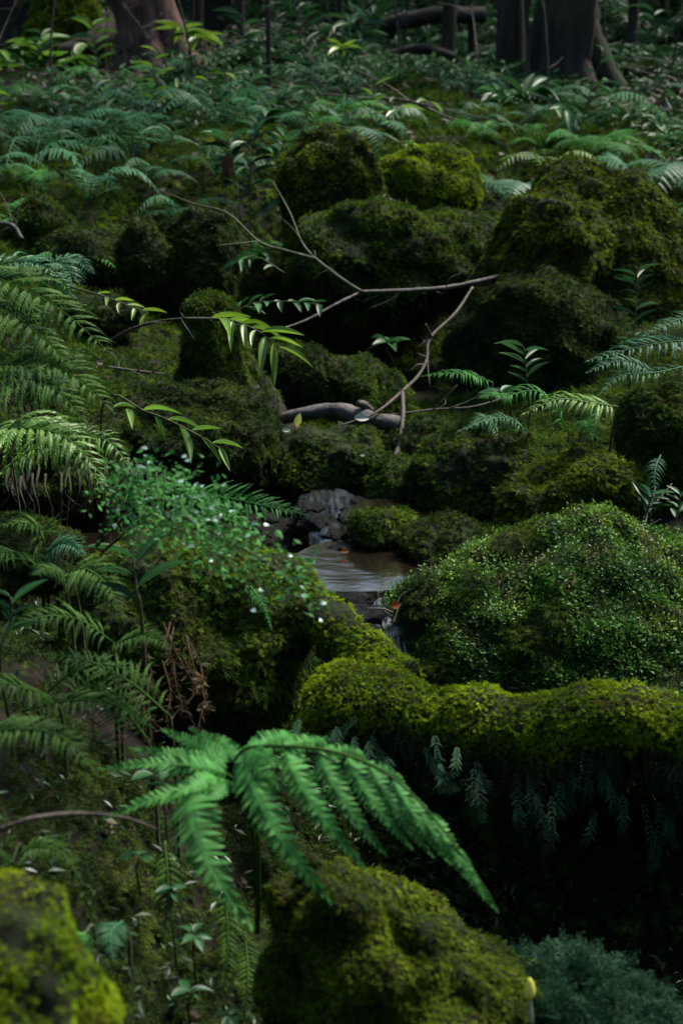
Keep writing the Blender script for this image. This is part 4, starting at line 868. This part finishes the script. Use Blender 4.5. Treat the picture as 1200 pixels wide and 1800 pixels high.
def far_fern(x, y, size, label, mat='fern_teal', nf=6, seed=0, z=None, group='ferns of the forest floor', az0=None):
    r = np.random.default_rng(seed + 500); b = np.array([x, y, hz(x, y) if z is None else z])
    rt = empty('fern', b); tag(rt, label, 'fern', group)
    for k in range(nf):
        az = (2 * math.pi * k / nf if az0 is None else az0 + (k - nf / 2) * .45) + r.normal(0, .25); s = size * r.uniform(.75, 1.15)
        o = link('frond', FAR[mat][r.integers(4)], rt); o.rotation_euler = (r.normal(0, .15), r.normal(0.05, .15), az); o.scale = (s, s, s * r.uniform(.6, 1.1))
    return rt
def atd(px, d):   # ground point below picture column px at distance d
    x = d * (px - 600) / FPX; y = d * CP; return x, y
for k, (px, d, s, mat, lab) in enumerate([
        (1170, 7.3, .48, 'fern_teal', 'large pale teal fern at the right edge behind the pointed hill'), (1090, 7.4, .36, 'fern_teal', 'teal fern just behind the tip of the pointed hill'), (880, 6.9, .34, 'fern_teal', 'teal fern filling the saddle between the yellow-green boulder and the pointed hill'),
        (610, 7.6, .34, 'fern_teal', 'fern rising behind the tall left peak of the rock pile'), (290, 8.4, .42, 'fern_teal', 'fern below the roots of the leaning red-brown tree'), (150, 5.9, .26, 'fern', 'bright fern arching over the low wide moss boulder at left'),
        (215, 6.1, .24, 'fern', 'fern behind the low wide moss boulder at left'), (100, 7.4, .42, 'fern_teal', 'wide bluish fern at the left of the far slope'), (20, 7.6, .42, 'fern_teal', 'bluish fern at the left edge of the far slope'), (330, 6.6, .30, 'fern_teal', 'teal fern behind the rounded boulder at left'),
        (940, 7.6, .34, 'fern_lime', 'yellowish fern below the glossy shrub by the huge trunk'), (1010, 7.9, .34, 'fern', 'green fern at the foot of the huge buttressed trunk'), (760, 7.2, .3, 'fern', 'fern behind the yellow-green boulder'), (450, 6.6, .28, 'fern', 'fern under the broad-leaved shrub in the middle'),
        (1130, 6.6, .26, 'fern_lime', 'single lime frond spray on the right shoulder of the pointed hill'), (40, 6.3, .26, 'fern', 'fern above the leftmost moss boulder'), (255, 7.2, .36, 'fern_teal', 'mid-slope fern left of the dead hanging leaf')]):
    x, y = atd(px, d); far_fern(x, y, s, lab, mat, 7, k)
r = np.random.default_rng(31)
for c, (px0, where) in enumerate(COLUMNS):
    for row, (d0, rn) in enumerate([(6.95, 'front row'), (7.8, 'second row'), (8.8, 'third row'), (9.9, 'back row')]):
        if row == 0 and 480 < px0 < 880: continue
        px, d = px0 + r.uniform(-35, 35), d0 + r.uniform(-.3, .3); x, y = atd(px, d)
        far_fern(x, y, r.uniform(.24, .42), 'feathery fern in the %s %s' % (rn, where), 'fern_teal' if r.random() < .7 else 'fern', 6, 100 + c * 4 + row, group='feathery ferns crowding the forest floor')

# ------------------------------------------------------------------ leafy saplings and shrubs
def leaf_mesh(name, mat, curl=.15, fold=.12, wide=1.0):
    V = []; n = 6
    for i in range(n + 1):
        x = i / n; w_ = math.sin(math.pi * x ** .85) ** .9 * .5 * wide; z = -curl * x * x
        V += [(x, -w_, z + fold * w_), (x, 0, z), (x, w_, z + fold * w_)]
    F = []
    for i in range(n):
        a = i * 3; F += [[a, a + 1, a + 4, a + 3], [a + 1, a + 2, a + 5, a + 4]]
    return mesh(name, np.array(V), np.array(F), [mat], True)
LEAF = {m: [leaf_mesh('leaf', M[m], .1 + .12 * k, .25) for k in range(3)] for m in ('leaf', 'leaf_lime', 'leaf_glint', 'fern_lime', 'orange', 'yellow', 'white', 'litter')}
def leaf_at(root, mat, p, x, L, wd, r, up=(0, 0, 1), name='leaf'):
    return place(name, LEAF[mat][r.integers(3)], root, frame(x, np.array(up) + r.normal(0, .25, 3), L, L * wd, L, p))
def sapling(stem, L, label, mat='leaf', n=10, wd=.3, seed=0, mode='alt', rad=.004, group=None, cat='sapling', start=.4, name='sapling', stems=(), ground=True):
    r = np.random.default_rng(seed + 300); pts = PP(*stem); rt = empty(name, pts[0]); tag(rt, label, cat, group)
    d = np.mean([s[2] for s in stem]); LL = L * d / FPX
    g0 = pts[0] + [0, .05, 0]; g0[2] = hz(g0[0], g0[1]) - .02
    full = np.concatenate([[g0], pts]) if ground and pts[0][2] - g0[2] > .03 else pts
    V, F = tube(full, (rad, rad * .8, rad * .4), 26, 6); obj('stem', V, F, M['twig_moss'], rt)
    allst = [(pts, start, n)]
    for st in stems:
        q = PP(*st); V, F = tube(q, (rad * .6, rad * .35), 12, 5); obj('stem', V, F, M['twig_moss'], rt); allst.append((q, .3, max(3, n // 2)))
    for pts_, st_, n_ in allst:
        C = spline(pts_, 40); T = unit(np.gradient(C, axis=0))
        for i in range(n_):
            if mode == 'rosette':
                k = 39; az = 2 * math.pi * i / n_ + r.normal(0, .2); x = unit(np.array([math.cos(az), math.sin(az), r.uniform(-.25, .55)])); p = C[39] - T[39] * r.uniform(0, LL * .25)
            else:
                k = min(39, int((st_ + (1 - st_) * i / max(1, n_ - 1)) * 39)); s = 1 if i % 2 else -1
                S = unit(np.cross(T[k], (0, -.3, 1)) + 1e-6); x = unit(S * s * r.uniform(.6, 1.1) + T[k] * .7 + [r.normal(0, .2), r.normal(0, .3), r.uniform(-.35, .1)]); p = C[k]
            leaf_at(rt, mat, p, x, LL * r.uniform(.65, 1.15), wd * r.uniform(.85, 1.15), r)
    return rt
S = sapling
S([(330, 110, 8.5), (335, 70, 8.45), (322, 50, 8.4)], 62, 'lime rosette plant in front of the leaning red-brown tree', 'leaf_lime', 13, .26, 1, 'rosette')
S([(380, 120, 8.8), (365, 60, 8.8), (345, 70, 8.7)], 50, 'second lime rosette just right of the leaning tree', 'leaf_lime', 9, .26, 2, 'rosette')
S([(540, 230, 8.3), (545, 130, 8.3), (530, 40, 8.3), (510, 0, 8.3)], 55, 'bluish long-leaved sapling left of centre at the top', 'leaf', 16, .2, 3)
S([(640, 210, 8.6), (630, 110, 8.6), (640, 50, 8.6), (660, 20, 8.6)], 50, 'tall sapling with whorled leaves at top centre', 'leaf', 16, .24, 4, stems=[[(635, 60, 8.6), (610, 40, 8.6), (590, 45, 8.6)]])
S([(60, 150, 10.5), (70, 110, 10.5), (65, 80, 10.5)], 60, 'sunlit bright green shrub below the lime moss stone', 'fern_lime', 18, .32, 51, stems=[[(60, 140, 10.5), (110, 110, 10.4), (135, 100, 10.4)], [(60, 140, 10.5), (20, 110, 10.5), (0, 105, 10.5)]], start=.2, name='shrub', cat='shrub')
S([(20, 90, 12.5), (15, 50, 12.5), (10, 20, 12.5)], 60, 'bright green shrub in the top left corner', 'fern_lime', 16, .34, 52, stems=[[(20, 80, 12.5), (60, 60, 12.4), (90, 70, 12.4)]], start=.2, name='shrub', cat='shrub')
S([(590, 190, 8.4), (600, 110, 8.4), (600, 80, 8.4)], 42, 'yellow-green rosette below the tall centre sapling', 'leaf_lime', 9, .26, 5, 'rosette')
S([(930, 230, 8.0), (935, 190, 8.0), (920, 165, 8.0), (940, 155, 8.0)], 55, 'glossy-leaved shrub shining in front of the huge trunk', 'leaf', 14, .28, 6, stems=[[(930, 200, 8), (890, 175, 8), (870, 165, 8)], [(935, 200, 8), (985, 190, 7.9), (1010, 205, 7.9)]])
S([(440, 400, 6.2), (440, 300, 6.2), (450, 240, 6.2), (470, 200, 6.2)], 50, 'broad-leaved dark shrub left of the tall rock peak', 'leaf', 22, .36, 7, stems=[[(440, 330, 6.2), (410, 280, 6.2), (400, 240, 6.2)], [(442, 310, 6.2), (490, 270, 6.2), (500, 240, 6.2)], [(440, 380, 6.2), (480, 360, 6.1), (500, 350, 6)]], start=.2)
S([(300, 340, 6.6), (300, 270, 6.6), (302, 225, 6.6)], 38, 'upright sapling with pale tip leaves behind the left boulders', 'leaf', 8, .34, 8, start=.6, rad=.003)
S([(110, 360, 6.2), (112, 300, 6.2), (108, 230, 6.2)], 30, 'thin sapling stem at left of the far slope', 'leaf', 7, .34, 9, rad=.003)
S([(420, 375, 6.1), (415, 310, 6.1), (405, 265, 6.1)], 40, 'slim plant with a dark dead leaf hanging from it', 'leaf', 6, .34, 10, rad=.003)
S([(690, 640, 5.5), (680, 615, 5.45), (682, 598, 5.4)], 42, 'small lit seedling in the mouth of the dark cave', 'leaf', 9, .38, 11, 'rosette', rad=.003)
S([(725, 270, 6.1), (722, 258, 6.1), (720, 250, 6.1)], 26, 'tiny seedling on the top of the yellow-green boulder', 'leaf_lime', 6, .3, 12, 'rosette', rad=.002)
S([(330, 560, 3.85), (400, 562, 3.8), (450, 580, 3.75), (490, 610, 3.7)], 80, 'lime spray of narrow leaves in front of the stump', 'leaf_lime', 13, .18, 13, rad=.003, start=.2, ground=False)
S([(180, 715, 3.5), (260, 725, 3.45), (330, 755, 3.4), (390, 790, 3.35)], 75, 'bright spray of narrow leaves over the dark moss mound', 'fern_lime', 10, .17, 14, rad=.003, start=.1)
S([(400, 560, 4.4), (440, 535, 4.4), (500, 530, 4.35), (560, 535, 4.3)], 36, 'glossy spray beside the stump top under the bough', 'leaf', 14, .34, 15, rad=.003, start=.2, ground=False)
S([(500, 480, 5.0), (450, 450, 5.0), (420, 460, 4.95)], 44, 'drooping glossy leaves under the mossy thin branch', 'leaf', 9, .26, 16, rad=.003, start=.2, ground=False)
S([(110, 500, 4.3), (180, 520, 4.2), (220, 535, 4.15), (262, 550, 4.1)], 40, 'lime twig of small leaves above the arching left ferns', 'leaf_lime', 8, .24, 17, rad=.003, start=.3, ground=False)
S([(0, 480, 4.1), (30, 470, 4.1), (70, 465, 4.1), (90, 500, 4.1)], 42, 'shining leaves at the left edge over the ferns', 'leaf', 9, .3, 18, rad=.003, start=.1, ground=False)
S([(1110, 640, 4.4), (1115, 570, 4.4), (1120, 510, 4.4), (1118, 480, 4.4)], 40, 'feathery upright shoot above the grey-green layered fern', 'leaf', 16, .2, 19, rad=.003, start=.2)
S([(930, 720, 4.2), (925, 660, 4.2), (920, 610, 4.2)], 50, 'thin sapling on the steep rock face with narrow bluish leaves', 'leaf', 9, .18, 20, rad=.003, start=.4)
S([(860, 720, 4.0), (875, 700, 3.95), (880, 690, 3.9)], 38, 'little plant with white-shining leaves under the slender frond', 'leaf', 6, .3, 21, 'rosette', rad=.002)
S([(1120, 960, 3.4), (1135, 900, 3.4), (1145, 870, 3.4)], 50, 'drooping strap-leaved plant in the shade at the right edge', 'leaf', 8, .3, 22, rad=.003, start=.5)
S([(1180, 960, 3.4), (1190, 900, 3.4), (1195, 870, 3.4)], 40, 'dark-leaved seedling at the very right edge', 'leaf', 7, .4, 23, rad=.003, start=.4)
S([(0, 1160, 2.2), (20, 1090, 2.2), (20, 1050, 2.2)], 70, 'dark strap leaves at the left edge on the near bank', 'leaf', 7, .24, 24, rad=.003, start=.2)
S([(250, 1100, 2.3), (240, 1030, 2.3), (235, 980, 2.3)], 110, 'dark upright blade-like leaves before the mossy mound', 'leaf', 5, .2, 25, rad=.004, start=.3)
S([(290, 1420, 2.1), (290, 1380, 2.1), (270, 1360, 2.1)], 50, 'shadowed round-leaved seedling behind the big fern', 'leaf', 7, .5, 26, rad=.002)
for k, (px, py, d) in enumerate([(200, 1640, 2.0), (330, 1740, 2.0), (300, 1560, 2.05), (400, 1780, 1.9), (240, 1500, 2.1), (340, 1640, 2.05)]):
    S([(px, py + 30, d), (px + 5, py + 10, d), (px, py, d)], 40, ['wet seedling left of the tiny blue-green fern', 'wet seedling low on the bank between the yellow mound and the bottom mound', 'wet seedling under the longest leaflet of the big fern',
       'wet seedling at the bottom edge', 'wet seedling under the arching brown stem', 'wet seedling in the middle of the dark bank'][k], 'leaf', 6, .45, 40 + k, 'rosette', rad=.002, cat='seedling', name='seedling', group='wet seedlings on the dark bank')
r = np.random.default_rng(8)
for k, (px0, where) in enumerate(COLUMNS):
    px, py, d = px0 + r.uniform(-40, 40), r.uniform(40, 150), r.uniform(9.5, 12.0); w_ = r.uniform(-25, 25)
    S([(px, py + 70, d), (px + w_ * .3, py + 20, d), (px + w_, py - 30, d)], 46, 'slender leafy sapling in the far undergrowth ' + where, 'leaf' if r.random() < .7 else 'fern_lime', 11, .26, 60 + k, start=.25, rad=.004, group='leafy saplings of the far undergrowth')
for k, (px0, where) in enumerate(COLUMNS):
    px, d = px0 + r.uniform(-40, 40), r.uniform(6.9, 8.6); x, y = atd(px, d); g = hz(x, y); yg = 900 - FPX * ((g - CAM_Z) / d + SP) / CP; top = r.uniform(60, 230); w_ = r.uniform(-70, 70); wl = r.uniform(-70, 70)
    S([(px, yg, d), (px + w_ * .15, yg * .6 + top * .4, d), (px + w_, top, d)], 40, 'tall thin-stemmed sapling rising from the ferns ' + where, 'leaf' if k % 3 else 'leaf_lime', 9, .25, 80 + k, start=.45, rad=.0035, stems=[[(px + w_ * .15, yg * .6 + top * .4, d), (px + wl, yg * .3 + top * .7, d), (px + wl * 1.9, yg * .25 + top * .75, d)]], group='tall thin saplings among the ferns')
# shrub of tiny leaves out over the stream, its white glints painted as pale leaves
rt = empty('glinting_shrub', P(200, 930, 2.18)); tag(rt, 'fine-leaved shrub with painted white glints arching over the side pool', 'shrub'); r = np.random.default_rng(12)
for k, pts in enumerate([[(170, 960, 2.27), (230, 860, 2.18), (320, 870, 2.10), (400, 900, 2.06)], [(170, 960, 2.27), (260, 880, 2.18), (370, 910, 2.10), (450, 960, 2.06)], [(180, 970, 2.27), (280, 900, 2.18), (400, 950, 2.10), (500, 1010, 2.02), (530, 1040, 2.02)], [(170, 960, 2.27), (210, 850, 2.18), (260, 835, 2.14), (330, 855, 2.10)], [(180, 970, 2.27), (250, 920, 2.18), (330, 940, 2.14), (400, 1000, 2.10)]]):
    V, F = tube(PP(*pts), (.003, .002, .001), 24, 5); st = obj('stem', V, F, M['twig_moss'], rt); ROOT[st.name] = ROOT[rt.name]
    C = spline(PP(*pts), 60); n = 330; kk = r.integers(12, 60, n); p = C[kk] + r.normal(0, 1, (n, 3)) * [.02, .025, .018]
    A = unit(r.normal(0, 1, (n, 3)) + [.5, -.2, -.3]); Sd = unit(np.cross(A, [0, -.5, 1] + r.normal(0, .4, (n, 3)))); L = r.uniform(.006, .015, n)
    fo = obj('foliage', *kites(p, A, Sd, L, L * .5, np.zeros((n, 3))), M['fern'], rt, smooth=False); fo['kind'] = 'stuff'
    for j in range(14):
        q = C[r.integers(15, 60)] + r.normal(0, 1, 3) * [.025, .025, .022]
        place('leaf', LEAF['leaf_glint'][r.integers(3)], rt, frame((r.normal(), r.normal(), .1), (0, -.6, 1), r.uniform(.006, .011), .008, .01, q))  # painted glints: pale leaf shapes in place of highlights
# brown dead roots/fronds hanging on the bank
rt = empty('dead_fern', P(280, 1180, 2.45)); tag(rt, 'tangle of dead rust-brown fern fronds hanging from the mossy mound', 'dead fern'); r = np.random.default_rng(9)
for k in range(16):
    x0, y0 = r.uniform(230, 340), r.uniform(1090, 1170); a = (x0, y0, 2.5); b = (x0 + r.uniform(-10, 30), y0 + 55, 2.45); c = (x0 + r.uniform(-30, 60), y0 + r.uniform(90, 150), 2.4)
    V, F = tube(PP(a, b, c), (.002, .0015, .001), 14, 4); C = spline(PP(a, b, c), 22); T = unit(np.gradient(C, axis=0)); n = 44
    kk = r.integers(4, 22, n); A = unit(T[kk] * .5 + r.normal(0, .6, (n, 3))); L = r.uniform(.008, .022, n); parts = [(V, F), kites(C[kk], A, unit(np.cross(A, r.normal(0, 1, (n, 3)))), L, L * .2, np.zeros((n, 3)))]
    obj('frond', *join(parts), M['dead'], rt, smooth=False)

# ------------------------------------------------------------------ single fallen leaves
def fallen(px, py, d, mat, L, label, x=(1, 0, 0), wd=.5, up=(.2, -.9, .5), seed=0, lift=0.0):
    b = P(px, py, d); b[2] += lift; me = LEAF[mat][seed % 3]
    o = bpy.data.objects.new('fallen_leaf', me); COL.objects.link(o); l = L * d / FPX
    Mx = frame(x, up, l, l * wd, l, b); o.matrix_world = Matrix(Mx.tolist()); ROOT[o.name] = b
    tag(o, label, 'leaf', 'single fallen leaves'); return o
fallen(622, 734, 4.26, 'white', 28, 'white fallen leaf lying on the bare log', seed=1); fallen(495, 756, 4.1, 'white', 16, 'small pale yellow leaf left of the bare log')
fallen(520, 750, 4.1, 'yellow', 26, 'yellow-green leaf standing below the bare log', (.3, 0, 1)); fallen(305, 806, 3.95, 'yellow', 26, 'pale green leaf on the broad dark moss mound')
fallen(686, 1066, 3.04, 'orange', 20, 'rust-red leaf caught on the small upright twig', (1, .2, .2), .7); fallen(1050, 165, 9.3, 'orange', 42, 'orange dead leaf beside the buttress of the huge trunk', (.2, 0, -1), .5, (0, -1, .1))
fallen(910, 386, 5.6, 'white', 20, 'pale leaf on the saddle beside the rounded moss lobe', (1, 0, -.3)); fallen(632, 800, 4.05, 'white', 10, 'tiny white leaf on the long low moss rock'); fallen(525, 1062, 2.6, 'orange', 16, 'orange leaf scrap on the slanting mossy root', (.4, 0, 1))
fallen(400, 268, 6.05, 'litter', 45, 'dark dead leaf hanging from the slim plant', (0, 0, -1), .5, (0, -1, 0)); fallen(598, 968, 3.6, 'orange', 16, 'brown leaf at the upper rim of the brown pool')
for k, (px, py) in enumerate([(655, 350), (675, 345), (690, 352), (640, 372), (663, 362)]):
    fallen(px, py, 5.75, 'white', 22, 'pale bluish leaf in the little drift on the middle rock pile', (math.cos(k * 1.7), math.sin(k), .1), .4, (0, -.8, 1), k)['group'] = 'pale leaves drifted on the middle rock pile'
# pale bud at the bottom
U, F = ico(3); V = U * [.0075, .0075, .016]; V[:, :2] *= (1 - .35 * (V[:, 2:3] / .016)); V = V + P(930, 1738, 1.82)
o = obj('pale_mushroom', V, F, M['yellow'], None, P(930, 1756, 1.82)); tag(o, 'small pale yellow mushroom on the lacy fern clump', 'mushroom')
V, F = tube(PP((930, 1750, 1.82), (932, 1775, 1.83), (934, 1800, 1.84)), (.003, .003, .003), 8, 6); obj('stalk', V, F, M['white'], o)
